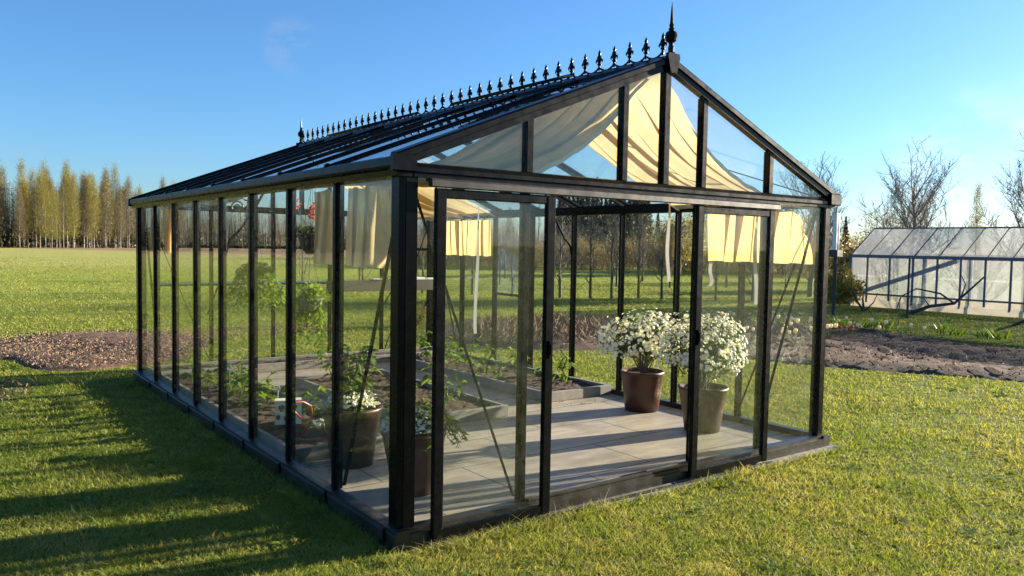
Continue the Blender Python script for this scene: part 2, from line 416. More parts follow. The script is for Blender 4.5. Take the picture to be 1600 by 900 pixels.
# ------------------------------------------------------------------ grass
def grass(N=820000):
    a = YAW+rng.uniform(-.80, .80, N); lo, hi = 1.9, 75.
    e = 1.75; q = rng.random(N); d = (lo**(1-e)+q*(hi**(1-e)-lo**(1-e)))**(1/(1-e))
    x = CP.x+d*np.sin(a); y = CP.y+d*np.cos(a)
    bad = (x > -.06) & (x < 3.92) & (y > -.10) & (y < 6.16)
    for poly in (SOIL_R, SOIL_L, PATCH): 
        ins = inside(x, y, poly); bad |= ins & (rng.random(N) > .02)
    bad |= (x > 19.6) & (x < 22.6) & (y < 9.3)
    # clumping : blades drop out where a patch noise is low (thin, mossy spots)
    cl = np.sin(x*3.1+np.sin(y*2.3)*2)+np.sin(y*3.7+np.sin(x*1.9)*2)
    bad |= (rng.random(N) < .35*(cl < -.8))
    x, y, d, cl = x[~bad], y[~bad], d[~bad], cl[~bad]; n = len(x)
    w = np.maximum(.0026, .0007*d)*rng.uniform(.7, 1.4, n)
    h = (rng.uniform(.012, .029, n)+.007*(cl > 0)+.0010*np.minimum(d, 25))*np.where(rng.random(n) < .03, 1.7, 1)
    # longer uncut grass along the base of the greenhouse
    edge = ((np.abs(y+.13) < .08) & (x > -.15) & (x < 4)) | ((np.abs(x+.1) < .06) & (y > 0) & (y < 6.1))
    h = np.where(edge, h*1.7, h)
    az = rng.uniform(0, 2*np.pi, n); c, s = np.cos(az), np.sin(az)
    lean = rng.uniform(.3, 1.7, n)*h; h = h*rng.uniform(.6, 1.05, n); la = rng.uniform(0, 2*np.pi, n); lx, ly = lean*np.cos(la), lean*np.sin(la)
    z = np.zeros(n)
    B = np.stack([x, y, z-.003], 1); W = np.stack([c*w/2, s*w/2, z], 1)
    Mi = B+np.stack([lx*.35, ly*.35, h*.6], 1); T = B+np.stack([lx, ly, h], 1)
    V = np.stack([B-W, B+W, Mi+W*.8, Mi-W*.8, T], 1).reshape(-1, 3)
    k = np.arange(n)[:, None]*5
    np_mesh('grass', V, k+np.array([0, 1, 2, 3]), k+np.array([3, 2, 4]), GRASSB, np.repeat(rng.random(n), 5),
            label='short mown lawn grass in green and straw tones', cat='grass', kind='stuff')
grass()

def weeds():
    b = MB(); rs = random.Random(5); k = 0
    while k < 230:
        a = YAW+rs.uniform(-.75, .75); d = rs.uniform(2.6, 13); x, y = CP.x+d*math.sin(a), CP.y+d*math.cos(a)
        if -.2 < x < 4.0 and -.25 < y < 6.2: continue
        if any(inside(np.array([x]), np.array([y]), p)[0] for p in (SOIL_R, SOIL_L, PATCH)): continue
        k += 1; L = rs.uniform(.035, .075); n = rs.randint(6, 10)
        for j in range(n):
            t = 6.283*j/n+rs.uniform(-.3, .3); b.leaf((x, y, .004), (math.cos(t), math.sin(t), rs.uniform(.15, .6)), L, L*.32, .25, (0, 0, 1))
    b.build('lawn_weeds', LEAF_GREEN, tint=6, label='flat weed rosettes and clover scattered through the lawn', cat='weeds', kind='stuff')
weeds()

# ------------------------------------------------------------------ the greenhouse
Wd, Ln = 3.84, 6.06
bk = lambda k: .07+.74*k
HE = 1.905; ER = 2.0; RZ = 2.765
GH = empty('greenhouse', (1.92, 0, 0), label='black framed glass greenhouse with steep glass roof and spiked ridge cresting', cat='greenhouse')
GO = Vector((1.92, 0, 0))
class GB(MB):
    def build(s, name, m, parent=None, **kw):
        off = GO if parent is GH else None
        if off is not None: s.v = [(a-off.x, b-off.y, c-off.z) for a, b, c in s.v]
        return MB.build(s, name, m, parent, **kw)
def g(name, m=METAL, **kw):
    """return builder bound to a part of the greenhouse"""
    b = GB(); b.fin = lambda parent=GH: b.build(name, m, parent, **kw); return b
def sub(b, name, m, parent, **kw):
    b.v = [(x-GO.x, y-GO.y, z-GO.z) for x, y, z in b.v]
    return MB.build(b, name, m, parent, **kw)
# base plinth, four pieces with a stepped profile
PL = [(0, 0), (.0, .075), (.012, .08), (.012, .098), (.03, .1), (.085, .1), (.085, 0)]
b = g('base_plinth', STEEL_DULL); b.prism(PL, (-.035, -.035, 0), (-.035, Ln+.035, 0), (1, 0, 0), (0, 0, 1)); b.fin()
b = g('base_plinth', STEEL_DULL); b.prism(PL, (Wd+.035, -.035, 0), (Wd+.035, Ln+.035, 0), (-1, 0, 0), (0, 0, 1)); b.fin()
b = g('base_plinth', STEEL_DULL); b.prism(PL, (.052, -.035, 0), (Wd-.052, -.035, 0), (0, 1, 0), (0, 0, 1)); b.fin()
b = g('base_plinth', STEEL_DULL); b.prism(PL, (.052, Ln+.035, 0), (Wd-.052, Ln+.035, 0), (0, -1, 0), (0, 0, 1)); b.fin()
# corner posts (L-shaped, chamfered outer edge)
def cpost(x, y, sx, sy):
    b = g('corner_post')
    pr_ = [(.018, 0), (.098, 0), (.098, .05), (.05, .05), (.05, .098), (0, .098), (0, .018)]
    b.prism(pr_, (x, y, .1), (x, y, HE+.02), (sx, 0, 0), (0, sy, 0))
    b.prism([(.03, -.004), (.085, -.004), (.085, .002), (.03, .002)], (x, y, .1), (x, y, HE), (sx, 0, 0), (0, sy, 0))
    b.fin()
cpost(0, 0, 1, 1); cpost(Wd, 0, -1, 1); cpost(0, Ln, 1, -1); cpost(Wd, Ln, -1, -1)
# glazing bars: a T of a narrow outer cap and a deeper inner web
def vbar(p, n_, z0, z1, name='glazing_bar', w=.04):
    """p: xy on the outer wall line, n_: inward normal"""
    b = g(name); t = (-n_[1], n_[0], 0)
    b.prism([(-w/2+.004, 0), (w/2-.004, 0), (w/2, .004), (w/2, .014), (w*.33, .018), (w*.33, .06), (-w*.33, .06), (-w*.33, .018), (-w/2, .014), (-w/2, .004)],
            (p[0], p[1], z0), (p[0], p[1], z1), t, (n_[0], n_[1], 0)); b.fin()
for k in range(1, 8):
    vbar((.004, bk(k)), (1, 0), .1, HE); vbar((Wd-.004, bk(k)), (-1, 0), .1, HE)
for k in (1, 2, 3, 4): vbar((bk(k), Ln-.004), (0, -1), .1, HE)
vbar((bk(1), .004), (0, 1), .1, HE); vbar((bk(4), .004), (0, 1), .1, HE); vbar((bk(3), .004), (0, 1), .1, HE, w=.055)
# gutters along both sides
def gutter(x, s):
    b = g('gutter')
    pr_ = [(-.055, 1.945), (-.06, 1.955), (-.06, 1.992), (-.052, 2.0), (-.035, 2.002), (-.03, 1.99), (.06, 1.985), (.06, 1.905), (-.03, 1.905), (-.035, 1.935)]
    b.prism([(s*a, z) for a, z in pr_], (x, -.012, 0), (x, Ln+.012, 0), (1, 0, 0), (0, 0, 1)); b.fin()
    for yy in (-.04, Ln+.01):
        b = g('gutter_end_cap'); b.box((x+min(-.066*s, .07*s), yy, 1.925), (x+max(-.066*s, .07*s), yy+.03, 2.012), .006); b.fin()
gutter(0, 1); gutter(Wd, -1)
# gable beams with grooves
def gbeam(y, s):
    b = g('gable_beam')
    pr_ = [(-.012, 1.905), (-.012, 1.925), (-.022, 1.93), (-.022, 1.952), (-.012, 1.957), (-.016, 1.972), (0, 1.978), (.045, 1.978), (.045, 1.905)]
    b.prism([(s*a, z) for a, z in pr_], (.07, y, 0), (Wd-.07, y, 0), (0, 1, 0), (0, 0, 1)); b.fin()
gbeam(0, 1); gbeam(Ln, -1)
SL = (RZ-ER)/1.95
def roofz(x): return RZ-abs(x-1.92)*SL
th = math.atan(SL)
def rafter(y, s, w=.036, gable=False):
    """s=-1 left slope, +1 right slope"""
    b = g('gable_rafter' if gable else 'rafter')
    e = Vector((1.92+s*1.955, y, ER-.004)); p = Vector((1.92+s*.03, y, RZ-.012))
    nrm = Vector((s*math.sin(th), 0, math.cos(th)))
    if gable:
        q = 1 if y < 3 else -1
        pr_ = [(-.02, -.055), (-.02, -.02), (-.032, -.015), (-.032, .012), (-.026, .022), (.02, .028), (.03, .02), (.03, -.055)]
        b.prism([(q*a, h) for a, h in pr_], e, p, (0, 1, 0), nrm)
    else:
        pr_ = [(-w/2, 0), (-w/2, .008), (-w*.3, .017), (w*.3, .017), (w/2, .008), (w/2, 0), (w*.28, -.004), (w*.28, -.045), (-w*.28, -.045), (-w*.28, -.004)]
        b.prism(pr_, e, p, (0, 1, 0), nrm)
        b.tube([e+nrm*.008+Vector((0, -w*.3, 0)), e+nrm*.008+Vector((0, w*.3, 0))], .019, 8)
    b.fin()
for k in range(1, 8):
    for s in (-1, 1): rafter(bk(k), s)
for y in (.0, Ln):
    for s in (-1, 1): rafter(y, s, gable=True)
# ridge beam
b = g('ridge_beam')
b.prism([(-.075, -.035), (-.06, -.005), (-.03, .018), (-.012, .03), (.012, .03), (.03, .018), (.06, -.005), (.075, -.035), (.03, -.06), (-.03, -.06)],
        (1.92, -.02, RZ), (1.92, Ln+.02, RZ), (1, 0, 0), (0, 0, 1)); b.fin()
# ridge end plates
for y0, y1 in ((-.052, -.03), (Ln+.03, Ln+.052)):
    b = g('ridge_end_plate')
    b.prism([(-.05, .035), (.05, .035), (.055, .01), (.028, -.085), (-.028, -.085), (-.055, .01)], (1.92, y0, RZ), (1.92, y1, RZ), (1, 0, 0), (0, 0, 1)); b.fin()
# gable mullions + gable panes
for y, s in ((.0, 1), (Ln, -1)):
    for x in (bk(1), bk(2), 1.92, bk(3), bk(4)):
        b = g('gable_mullion'); zt = roofz(x)-.05
        w = .024 if x != 1.92 else .027
        b.prism([(-w, -.006*s), (-w+.004, -.01*s), (w-.004, -.01*s), (w, -.006*s), (w, .008*s), (w*.6, .012*s), (w*.6, .05*s), (-w*.6, .05*s), (-w*.6, .012*s), (-w, .008*s)],
                (x, y, 1.978), (x, y, zt), (1, 0, 0), (0, 1, 0)); b.fin()
    xs = [.07, bk(1), bk(2), 1.92, bk(3), bk(4), Wd-.07]
    for a, c in zip(xs[:-1], xs[1:]):
        b = g('gable_pane', GLASS); za, zc = roofz(a)-.045, roofz(c)-.045
        b.prism([(a, 1.975), (c, 1.975), (c, zc), (a, za)], (0, y+s*.020, 0), (0, y+s*.024, 0), (1, 0, 0), (0, 0, 1)); b.fin()
# wall panes
for k in range(8):
    y0, y1 = bk(k)+.002, bk(k+1)-.002
    b = g('glass_pane', GLASS); b.box((.020, y0, .098), (.024, y1, 1.92)); b.fin()
    if k != 5:
        b = g('glass_pane', GLASS); b.box((Wd-.024, y0, .098), (Wd-.020, y1, 1.92)); b.fin()
for k in range(5):
    b = g('glass_pane', GLASS); b.box((bk(k)+.002, Ln-.024, .098), (bk(k+1)-.002, Ln-.020, 1.92)); b.fin()
for k in (0, 3, 4):
    b = g('glass_pane', GLASS); b.box((bk(k)+.002, .020, .098), (bk(k+1)-.002, .024, 1.92)); b.fin()
# crossbar on the back wall
b = g('crossbar'); b.box((.06, Ln-.065, 1.475), (Wd-.06, Ln-.03, 1.51), .004); b.fin()
# louvre window in the right wall
b = g('louvre_window'); y0, y1 = bk(5)+.02, bk(6)-.02
b.box((Wd-.06, y0, .955), (Wd-.026, y1, .985), .003); b.box((Wd-.06, y0, .98), (Wd-.03, y0+.025, 1.9)); b.box((Wd-.06, y1-.025, .98), (Wd-.03, y1, 1.9))
lw_ = b.fin()
for i in range(8):
    z = 1.0+i*.112; bb = MB(); 
    bb.prism([(-.003, 0), (.003, 0), (.022, .118), (.016, .118)], (Wd-.05, y0+.026, z), (Wd-.05, y1-.026, z), (1, 0, 0), (0, 0, 1)); sub(bb, 'louvre_slat', GLASS, lw_)
b = g('glass_pane', GLASS); b.box((Wd-.024, y0, .098), (Wd-.020, y1, .955)); b.fin()
# roof panes
for k in range(8):
    for s in (-1, 1):
        b = g('roof_pane', ROOFGLASS); e = Vector((1.92+s*1.95, 0, ER-.004)); p = Vector((1.92+s*.06, 0, RZ-.026))
        nrm = Vector((s*math.sin(th), 0, math.cos(th)))
        b.prism([(0, 0), (0, .004), (1, .004), (1, 0)], (0, 0, 0), (0, 1, 0), (0, 0, 0), (0, 0, 0)) if False else None
        y0, y1 = bk(k)+.002, bk(k+1)-.002
        vs = [Vector((q.x, yy, q.z))+nrm*h for h in (0, .004) for q, yy in ((e, y0), (p, y0), (p, y1), (e, y1))]
        b.add(vs, [(0, 1, 2, 3), (4, 7, 6, 5), (0, 4, 5, 1), (1, 5, 6, 2), (2, 6, 7, 3), (3, 7, 4, 0)]); b.fin()
# roof vents near the ridge, one ajar
def vent(k0, s, ang):
    y0, y1 = bk(k0)-.0, bk(k0+1)+.0
    nrm = Vector((s*math.sin(th), 0, math.cos(th))); dn = Vector((s*math.cos(th), 0, -math.sin(th)))
    hinge = Vector((1.92+s*.07, 0, RZ-.01)); d2 = (dn*math.cos(ang)+nrm*math.sin(ang)); n2 = (nrm*math.cos(ang)-dn*math.sin(ang))
    b = g('roof_vent'); P_ = lambda a, yy, h: Vector((hinge.x, yy, hinge.z))+d2*a+n2*h+nrm*.03
    def strip(a0, a1, ya, yb, h0, h1):
        vs = [P_(a, yy, h) for h in (h0, h1) for a, yy in ((a0, ya), (a1, ya), (a1, yb), (a0, yb))]
        b.add(vs, [(0, 1, 2, 3), (4, 7, 6, 5), (0, 4, 5, 1), (1, 5, 6, 2), (2, 6, 7, 3), (3, 7, 4, 0)])
    strip(0, .035, y0, y1, 0, .022); strip(.565, .6, y0, y1, 0, .022); strip(.035, .565, y0, y0+.03, 0, .022); strip(.035, .565, y1-.03, y1, 0, .022)
    v = b.fin(); bb = MB()
    vs = [P_(a, yy, h) for h in (.008, .012) for a, yy in ((.03, y0+.028), (.57, y0+.028), (.57, y1-.028), (.03, y1-.028))]
    bb.add(vs, [(0, 1, 2, 3), (4, 7, 6, 5), (0, 4, 5, 1), (1, 5, 6, 2), (2, 6, 7, 3), (3, 7, 4, 0)]); sub(bb, 'vent_pane', ROOFGLASS, v)
    bb = MB(); a_ = P_(.55, (y0+y1)/2, 0); bb.tube([a_, a_-nrm*.12-dn*.12, a_-nrm*.10-dn*.3], .006); sub(bb, 'vent_arm', METAL, v)
vent(1, -1, R(3.5)); vent(4, -1, R(2.5)); vent(1, 1, R(3)); vent(5, 1, R(3))
# ridge cresting
b = g('ridge_cresting'); nF = 40; sp = (Ln-.1)/nF; pts = []
for i in range(nF):
    y0 = .05+i*sp
    for t in np.linspace(0, 1, 7)[:-1]: pts.append((1.92, y0+t*sp, RZ+.030+.030*(2*abs(t-.5))**2))
pts.append((1.92, .05+nF*sp, RZ+.060)); b.tube(pts, .0075, 6)
cr = b.fin()
def fleur():
    m = MB(); m.lathe([(.006, -.01), (.011, .008), (.008, .016), (.010, .026), (.018, .032), (.010, .040), (.012, .050), (.019, .070), (.014, .088), (.008, .098), (.012, .106), (.006, .122), (.0005, .136)], n=8)
    for s in (-1, 1): m.tube([(0, 0, .040), (0, s*.014, .060), (0, s*.025, .065), (0, s*.032, .054), (0, s*.027, .042)], [.007, .008, .008, .006, .002], 6)
    return m
fm = fleur().build('crest_spike', METAL, cr, smooth=True)
fm.location = (0, .05, RZ+.05)
for i in range(1, nF+1):
    c = fm.copy(); COL.objects.link(c); c.parent = cr; c.location = (0, .05+i*sp, RZ+.05)
for yy in (-.02, Ln+.02):
    b = g('ridge_finial'); b.lathe([(.03, 0), (.032, .012), (.018, .02), (.02, .05), (.014, .06), (.016, .075), (.034, .09), (.042, .115), (.034, .142), (.016, .155), (.02, .165), (.012, .175), (.016, .185), (.011, .2), (.006, .28), (.001, .335)], (1.92, yy, RZ+.028), 14)
    b.fin()
# diagonal braces in the corner bays
def brace(p0, p1):
    b = g('diagonal_brace'); b.bar(p0, p1, .022, .006, (0, 0, 1), .001); b.fin()
X0, X1 = .07, Wd-.07
brace((.10, .07, 1.88), (bk(1)-.02, .07, .12)); brace((X1-.03, .07, 1.88), (bk(4)+.02, .07, .12))
brace((.07, .10, 1.88), (.07, bk(1)-.02, .12)); brace((X1, .10, 1.88), (X1, bk(1)-.02, .12))
brace((.10, Ln-.07, 1.88), (bk(1)-.02, Ln-.07, .12)); brace((X1-.03, Ln-.07, 1.88), (bk(4)+.02, Ln-.07, .12))
brace((.07, Ln-.10, 1.88), (.07, bk(7)+.02, .12)); brace((X1, Ln-.10, 1.88), (X1, bk(7)+.02, .12))
# roof braces
for s in (-1, 1):
    for ya, yb in ((.1, bk(2)), (Ln-.1, bk(6))):
        b = g('roof_brace'); b.bar((1.92+s*1.8, ya, roofz(1.92+1.8)-.06), (1.92+s*.1, yb, RZ-.11), .02, .006); b.fin()
# scrolled spandrel brackets and tie rod at mid length
for s in (-1, 1):
    x = 1.92+s*1.86
    b = g('scroll_bracket')
    dx = -s
    P0 = Vector((x, bk(4), 1.45)); P1 = Vector((x+dx*.12, bk(4), 1.66)); P2 = Vector((x+dx*.40, bk(4), roofz(1.92+1.46)-.06))
    b.tube([P0, P0+Vector((dx*.03, 0, .12)), P1, P1+Vector((dx*.12, 0, .18)), P2], .011, 6)
    for cx, cz, r0 in ((.09, 1.84, .055), (.17, 1.92, .035)):
        c = Vector((x+dx*cx, bk(4), cz)); b.tube([c+Vector((math.cos(t)*r0*(1-t/12), 0, math.sin(t)*r0*(1-t/12))) for t in np.linspace(0, 9, 26)], .006, 5)
    b.fin()
# door rail and sliding leaves
b = g('door_rail', STEEL_DULL)
b.prism([(-.085, 1.852), (-.09, 1.858), (-.09, 1.888), (-.08, 1.897), (-.06, 1.9), (-.023, 1.9), (-.023, 1.885), (-.05, 1.88), (-.05, 1.865), (-.07, 1.852)], (.13, 0, 0), (3.04, 0, 0), (0, 1, 0), (0, 0, 1)); b.fin()
b = g('floor_track', STEEL_DULL)
b.prism([(-.095, .0), (-.095, .022), (-.088, .026), (-.082, .012), (-.05, .012), (-.046, .024), (-.037, .022), (-.037, 0)], (.13, 0, 0), (3.04, 0, 0), (0, 1, 0), (0, 0, 1)); b.fin()
b = g('threshold_strip', STEEL_DULL); b.prism([(-.02, .102), (-.02, .112), (0, .118), (.004, .106), (.022, .106), (.026, .116), (.034, .102)], (bk(1)+.03, 0, 0), (bk(3)-.03, 0, 0), (0, 1, 0), (0, 0, 1)); b.fin()
def door(x0, x1):
    d = g('sliding_door'); y0, y1 = -.078, -.043; w = .062
    d.box((x0, y0, .03), (x0+w, y1, 1.85), .006); d.box((x1-w, y0, .03), (x1, y1, 1.85), .006)
    d.box((x0+w, y0+.003, .03), (x1-w, y1-.003, .085), .005); d.box((x0+w, y0+.003, 1.80), (x1-w, y1-.003, 1.85), .005)
    dd = d.fin()
    bb = MB(); bb.box((x0+w-.004, -.063, .08), (x1-w+.004, -.059, 1.805)); sub(bb, 'door_pane', GLASS, dd)
    return dd
d1 = door(.165, .95); d2 = door(2.165, 3.0)
for dd, x in ((d1, .92), (d2, 2.195)):
    bb = MB(); bb.box((x-.012, -.092, .93), (x+.012, -.079, 1.03), .003); bb.box((x-.006, -.098, .95), (x+.006, -.092, 1.01), .002); sub(bb, 'door_handle', METAL, dd)
# bolts at the plinth joints along the left wall
for k in range(8):
    b = g('plinth_bolt'); b.box((-.045, bk(k)-.012, .03), (-.036, bk(k)+.012, .1), .003); b.fin()
# floor slab
b = MB(); b.box((.05, .05, .004), (Wd-.05, Ln-.05, .05)); b.build('tiled_floor', TILE, kind='structure')
b = MB(); b.box((1.25, -.12, -.02), (Wd+.06, -.036, .012)); b.box((Wd+.036, -.13, -.02), (Wd+.1, Ln+.1, .010)); b.build('concrete_footing', CONCRETE, kind='structure')

# ------------------------------------------------------------------ raised beds
def bed(name, x0, x1, y0, y1, label, sides='NESW', h=.15, w=.045):
    o = empty(name, ((x0+x1)/2, (y0+y1)/2, .05), label=label, cat='raised bed', group='concrete edged beds inside the greenhouse')
    O = Vector(o.location)
    def fin(b, nm, m, **kw): b.v = [(a-O.x, c-O.y, d-O.z) for a, c, d in b.v]; return b.build(nm, m, o, **kw)
    if 'S' in sides: b = MB(); b.box((x0, y0, .05), (x1, y0+w, h), .006); fin(b, 'curb', CONCRETE)
    if 'N' in sides: b = MB(); b.box((x0, y1-w, .05), (x1, y1, h), .006); fin(b, 'curb', CONCRETE)
    if 'W' in sides: b = MB(); b.box((x0, y0+w, .05), (x0+w, y1-w, h-.001), .006); fin(b, 'curb', CONCRETE)
    if 'E' in sides: b = MB(); b.box((x1-w, y0+w, .05), (x1, y1-w, h-.001), .006); fin(b, 'curb', CONCRETE)
    xs = np.arange(x0+w*.5, x1-w*.4, .035); ys = np.arange(y0+w*.5, y1-w*.4, .035)
    X, Y = np.meshgrid(xs, ys, indexing='ij'); Z = h-.03+rng.normal(0, .006, X.shape)+.012*np.sin(X*9)*np.sin(Y*7)
    V = np.stack([X-O.x, Y-O.y, Z-O.z], -1).reshape(-1, 3); i = np.arange(X.size).reshape(X.shape)
    np_mesh('soil', V, np.stack([i[:-1, :-1], i[1:, :-1], i[1:, 1:], i[:-1, 1:]], -1).reshape(-1, 4), None, SOIL, parent=o, smooth=True)
bed('raised_bed', 2.90, 3.76, 2.35, 5.46, 'long soil bed with grey concrete curb along the right glass wall')
bed('raised_bed', 1.20, 2.24, 2.08, 4.50, 'soil bed with grey concrete curb in the middle of the tiled floor')
bed('raised_bed', .075, .80, 1.62, 5.46, 'soil bed with grey concrete curb along the left glass wall')
bed('raised_bed', .075, 3.76, 5.48, 5.98, 'shallow soil bed with concrete curb across the back glass wall', 'NESW')

q = []
for x0, x1, y0, y1 in ((2.5, 2.89, 2.6, 5.3), (2.9, 3.7, 2.1, 2.34), (1.2, 2.3, 1.85, 2.07), (2.25, 2.5, 2.2, 4.4), (.81, 1.15, 1.8, 5.2), (.1, .7, 1.35, 1.6)):
    k = 70; q.append(np.column_stack([rng.uniform(x0, x1, k), rng.uniform(y0, y1, k), np.full(k, .052)]))
q = np.concatenate(q); card_obj('spilled_soil', q, rng.uniform(.004, .016, len(q)), SOIL, aspect=.8, label='crumbs of soil spilled on the floor tiles by the beds', cat='soil crumbs', kind='stuff')

# ------------------------------------------------------------------ cloths
def sheet(name, fn, nu, nv, m, thick=.0015, parent=None, **kw):
    """cloth surface from fn(u,v)->xyz, given a real thickness"""
    U, Vv = np.meshgrid(np.linspace(0, 1, nu), np.linspace(0, 1, nv), indexing='ij')
    P = np.array([[fn(a, b_) for b_ in np.linspace(0, 1, nv)] for a in np.linspace(0, 1, nu)], float)
    O = P.reshape(-1, 3).mean(0) if parent is None else np.zeros(3)
    i = np.arange(nu*nv).reshape(nu, nv); Q = np.stack([i[:-1, :-1], i[1:, :-1], i[1:, 1:], i[:-1, 1:]], -1).reshape(-1, 4)
    o = np_mesh(name, P.reshape(-1, 3)-O, Q, None, m, parent=parent, smooth=True, **kw); o.location = O
    return o
def folds(u, n, seed, amp):
    rs = random.Random(seed); return amp*sum(rs.uniform(.5, 1.1)*math.sin(2*math.pi*(n*k*u+rs.random())) for k in (1, 1.7, 2.6))
SHEERL = cloth_mat('sheer_curtain_cloth', (.80, .64, .36), .5, .06)
def curtain(ax, fixed, a0, a1, z0, z1, seed, label, inward=1, gath=.0, flop=None):
    """short hanging valance on a wall; ax: axis it runs along"""
    def fn(u, v):
        z = z1+(z0-z1)*v; k = .25+.75*v
        nf = max(2.5, abs(a1-a0)*7.5); pa = (2.0+1.3*math.sin(u*7+seed*2.1))*min(1, 6*u, 6*(1-u))*(1-.35*v); ph = 2*math.pi*nf*u+seed+.5*math.sin(v*2+seed)
        q = a0+(a1-a0)*(u+pa*math.sin(ph)/(2*math.pi*nf)) ; off = fixed+inward*(.03+.006*pa*math.cos(ph)*k+folds(u, 2.1, seed, .010)*k+.02*v*math.sin(u*5+seed))
        z += .006*math.sin(u*31+seed)*(1-v)+.004*math.sin(u*13+seed)
        if flop: # a free corner that has swung away
            t = max(0, (u-flop)/(1-flop))*(1-v)**.6
            z -= .20*t**1.5*(1-v); q -= (a1-a0)*.18*t**2
        return (off, q, z) if ax == 'y' else (q, off, z)
    o = sheet('curtain', fn, 150, 14, SHEERL if inward == 1 and seed < 3 else CREAM, label=label, cat='curtain', group='short cream curtains along the glass walls')
    # hem strip
    hb = MB()
    for i in range(60):
        pass
    return o
curtain('y', .065, .13, .80, 1.43, 1.885, 1, 'cream curtain in the left wall, beside the thick front corner post')
curtain('y', .065, .95, 1.32, 1.43, 1.885, 2, 'narrow cream curtain in the second pane of the left wall')
curtain('y', .065, 4.80, 5.26, 1.43, 1.885, 3, 'cream curtain in the left wall, second pane from its far end')
curtain('y', .065, 5.34, 5.94, 1.43, 1.885, 4, 'dim cream curtain at the far end of the left wall')
curtain('y', Wd-.065, 1.16, .53, 1.46, 1.90, 5, 'golden backlit cream curtain behind the right sliding door', -1)
curtain('y', Wd-.065, .50, .10, 1.46, 1.90, 6, 'cream curtain with drooping top corner, by the right front corner', -1, flop=.45)
curtain('y', Wd-.065, 5.02, 4.54, 1.43, 1.88, 7, 'cream curtain in the right wall beside the slatted window', -1)
curtain('y', Wd-.065, 5.60, 5.06, 1.43, 1.88, 8, 'sunlit cream curtain in the right wall near the back corner', -1)
# roof shades: cloth slung from ridge to eaves under the roof
PN = [(0, 2.70), (.10, 2.66), (.22, 2.55), (.37, 2.39), (.55, 2.25), (.73, 2.15), (.92, 2.07), (1.2, 1.985), (1.5, 1.94), (1.84, 1.905)]
PF = [(0, 2.70), (.30, 2.60), (.58, 2.475), (.76, 2.37), (1.03, 2.235), (1.31, 2.12), (1.6, 2.02), (1.84, 1.93)]
def interp(T, x):
    xs = [a for a, _ in T]; zs = [b_ for _, b_ in T]; return float(np.interp(x, xs, zs))
PLN = 6.5
def shade(s, y0, y1, seed, label, near=PN, far=PF):
    def fn(u, v):
        d = 1.84*u; zn, zf = interp(near, d), interp(far, d)
        # pleats where the cloth doubles back over itself
        ph = 2*math.pi*PLN*v+seed+1.2*math.sin(v*5+seed)+.8*u; pa = (2.5+1.3*math.sin(v*9+seed*1.7))*min(1, 4*v, 4*(1-v))*min(1, .35+3*u*(1.15-u))
        fz_ = .007*math.cos(ph)*pa; v = v+pa*math.sin(ph)/(2*math.pi*PLN)
        vv = v*v*(3-2*v); z = zn+(zf-zn)*vv+fz_
        z += -.03*math.sin(math.pi*v)*math.sin(math.pi*min(1, u*1.1))
        z += (folds(v+.10*u, 2.4, seed, .022)+.030*(abs(math.sin(v*13+u*2.5+seed))-.6)+.022*(abs(math.sin(v*21-u*3+seed*2))-.6)+.006*math.sin(v*60+u*9))*math.sin(math.pi*min(1, u*.94+.03))
        z = min(z, roofz(1.92+d)-.07)
        yy = y0+(y1-y0)*v + .03*math.sin(u*7+seed)*(.5-v)
        pass
        return (1.92+s*d, yy, z)
    o = sheet('shade_cloth', fn, 60, 260, SHEER, label=label, cat='shade cloth', group='cream cloths slung under the glass roof')
    for v0 in (0, 1):
        pts = []
        for i in range(64):
            p = fn(i/63, v0); pts.append(Vector(p)-Vector(o.location)+Vector((0, 0, -.01+.004*math.sin(i*1.1))))
        hb = MB(); w = Vector((0, 0, .022))
        vs = []
        for i, p in enumerate(pts):
            q = Vector((0, (.003 if v0 else -.003), 0)); vs += [p+q-w*.5, p+q+w*.9]
        hb.add(vs, [(2*i, 2*i+2, 2*i+3, 2*i+1) for i in range(63)]); hb.build('hem', HEM, o, smooth=True)
    return o
PL_ = [(0, 2.67), (.27, 2.46), (.54, 2.31), (.71, 2.215), (.82, 2.15), (1.1, 2.06), (1.5, 1.98), (1.84, 1.92)]
shade(-1, .10, 1.50, 11, 'grey-cream cloth slung under the left roof slope at the front gable', PN, PL_)
shade(1, .10, 1.50, 12, 'golden sunlit cloth slung under the right roof slope at the front gable')
shade(1, 4.45, 5.95, 13, 'golden cloth slung under the right roof slope at the far end', PF, PN)
shade(-1, 4.50, 5.95, 14, 'cream cloth slung under the left roof slope at the far end', PF, PN)
# ribbons
def ribbon(x, y, z1, z0, label, w=.035, seed=0, wide=False):
    def fn(u, v):
        z = z1+(z0-z1)*v; ww = w*(.35+.65*min(1, v*2.2)) if wide else w
        a = (u-.5)*ww
        return (x+a*.8+.015*math.sin(v*5+seed), y-a*.6+.012*math.sin(v*7+seed), z)
    sheet('ribbon', fn, 4, 24, RIBBON, label=label, cat='ribbon', group='white tie ribbons hanging from the roof cloths')
ribbon(3.02, 3.75, 1.99, .58, 'long white ribbon hanging down to the right bed', .034, 1, True)
ribbon(3.30, 4.9, 1.98, 1.22, 'short white ribbon in front of the golden curtain at the back', .03, 2, True)
ribbon(3.58, 1.46, 1.99, 1.26, 'white ribbon hanging in the open doorway beside the right door', .032, 3, True)
ribbon(3.30, .30, 1.93, 1.14, 'white ribbon hanging beside the right edge of the right door', .03, 4, True)
ribbon(3.62, 1.0, 1.45, 1.24, 'faint white ribbon end below the golden curtain', .03, 5)

